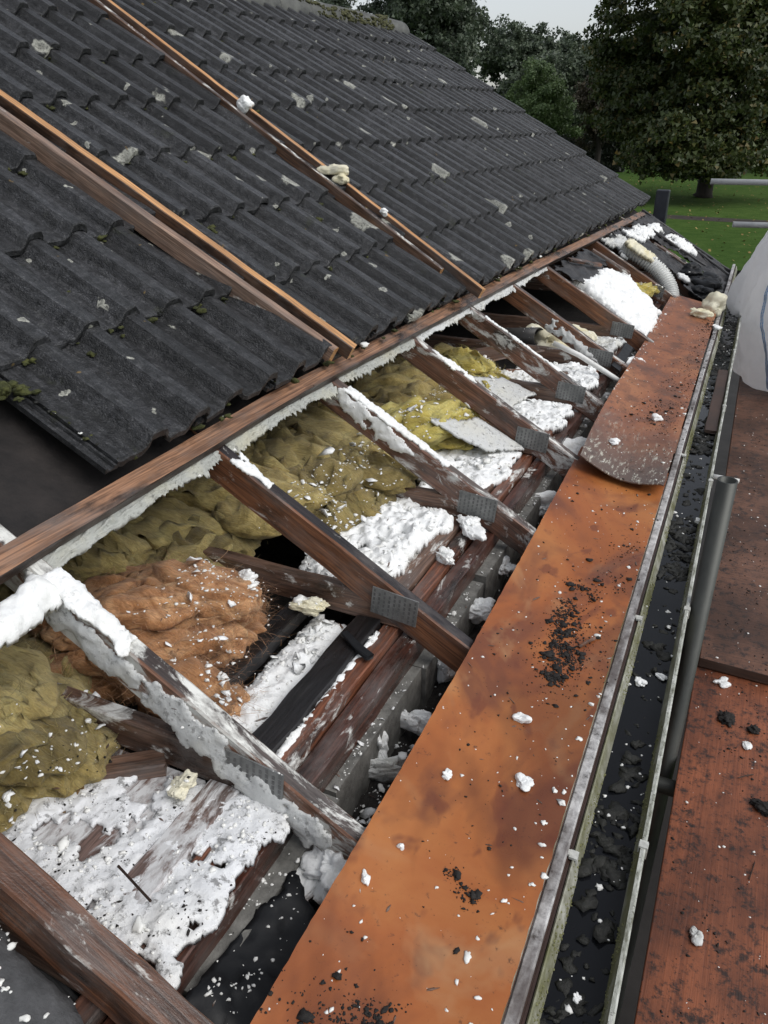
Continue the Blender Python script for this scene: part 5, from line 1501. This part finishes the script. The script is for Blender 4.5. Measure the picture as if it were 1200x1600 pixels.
for i, (x, y, r, lb) in enumerate(((.155, 2.20, .024, 'black moss clump on the reddish sheet near the step'), (.275, 1.86, .022, 'black moss clump at the right edge of the reddish sheet'), (.235, 2.18, .014, 'small black moss clump beside the step'))):
    loc, _, _ = drop(x, y)
    if loc: chunk((x, y, loc.z + .004), (r, r * 1.2, .010), 800 + i, lb, M_GRIT, 3, .6, False, i, 'moss_clump', 'moss', freq=2.6)
for i, (x, y, r, lb, m) in enumerate(((-.289, 1.287, (.014, .010, .008), 'small white foam curl on the orange board below the black grit', M_FOAM), (-.234, 1.122, (.016, .015, .008), 'white foam chunk on the orange board nearest the gutter', M_FOAM),
        (-.366, 1.059, (.008, .008, .006), 'tiny white foam bit in the middle of the orange board', M_FOAM), (-.401, .78, (.010, .006, .005), 'small white foam flake on the orange board near the cavity', M_FOAM),
        (-.376, .869, (.005, .005, .004), 'round white foam pellet on the orange board', M_FOAM), (.147, 1.384, (.019, .017, .012), 'crumpled grey-white scrap on the reddish sheet', M_FOAMG),
        (.126, 2.385, (.024, .018, .008), 'white foam flake lying at the step between the sheets', M_FOAM), (.217, 2.10, (.02, .010, .006), 'white foam sliver on the reddish sheet at the right edge', M_FOAM),
        (-.40, 2.86, (.02, .018, .010), 'white foam bit on the curled end of the second board', M_FOAM), (-.30, 3.25, (.02, .018, .012), 'white foam bit on the middle of the second board', M_FOAM),
        (-.255, 5.55, (.06, .07, .06), 'large pointed cream foam chunk at the far end of the second board', M_FOAMY), (-.33, 5.30, (.05, .06, .035), 'flatter cream foam chunk beside the pointed one', M_FOAMY), (-.22, 5.2, (.03, .04, .015), 'flat white foam chip at the far outer edge of the second board', M_FOAM),
        (-.045, 2.55, (.016, .014, .010), 'large white foam bit floating in the gutter beyond the pole', M_FOAM), (-.085, 1.62, (.010, .016, .006), 'white foam sliver floating in the gutter beside the pole', M_FOAM), (-.04, 1.66, (.008, .012, .006), 'white foam sliver by the gutter front rim', M_FOAM),
        (-.05, .80, (.008, .007, .005), 'white foam bit floating at the near end of the gutter', M_FOAM), (-1.32, .86, (.014, .020, .010), 'white foam chip on the felt above the near batten end', M_FOAM))):
    loc, _, _ = drop(x, y)
    if loc: chunk((x, y, loc.z + r[2] * .6), r, 820 + i, lb, m, 3, .6, True, i * .7)
# thin stalks on the boards
for i, (x, y, a, L, lb) in enumerate(((-.235, 1.60, 1.1, .06, 'thin brown bark sliver in the black grit'), (.205, 1.95, .7, .05, 'thin dark twig on the reddish sheet'), (.25, 1.60, 1.4, .06, 'thin dark twig at the right edge of the reddish sheet'))):
    loc, _, _ = drop(x, y)
    if loc:
        V, F = tube_geo([(x, y, loc.z + .003), (x + math.cos(a) * L / 2, y + math.sin(a) * L / 2, loc.z + .006), (x + math.cos(a) * L, y + math.sin(a) * L, loc.z + .003)], .0016 if i else .004, 6)
        mk('twig', V, F, M_NAIL if i else M_RSIDE_C, label=lb, cat='twig')
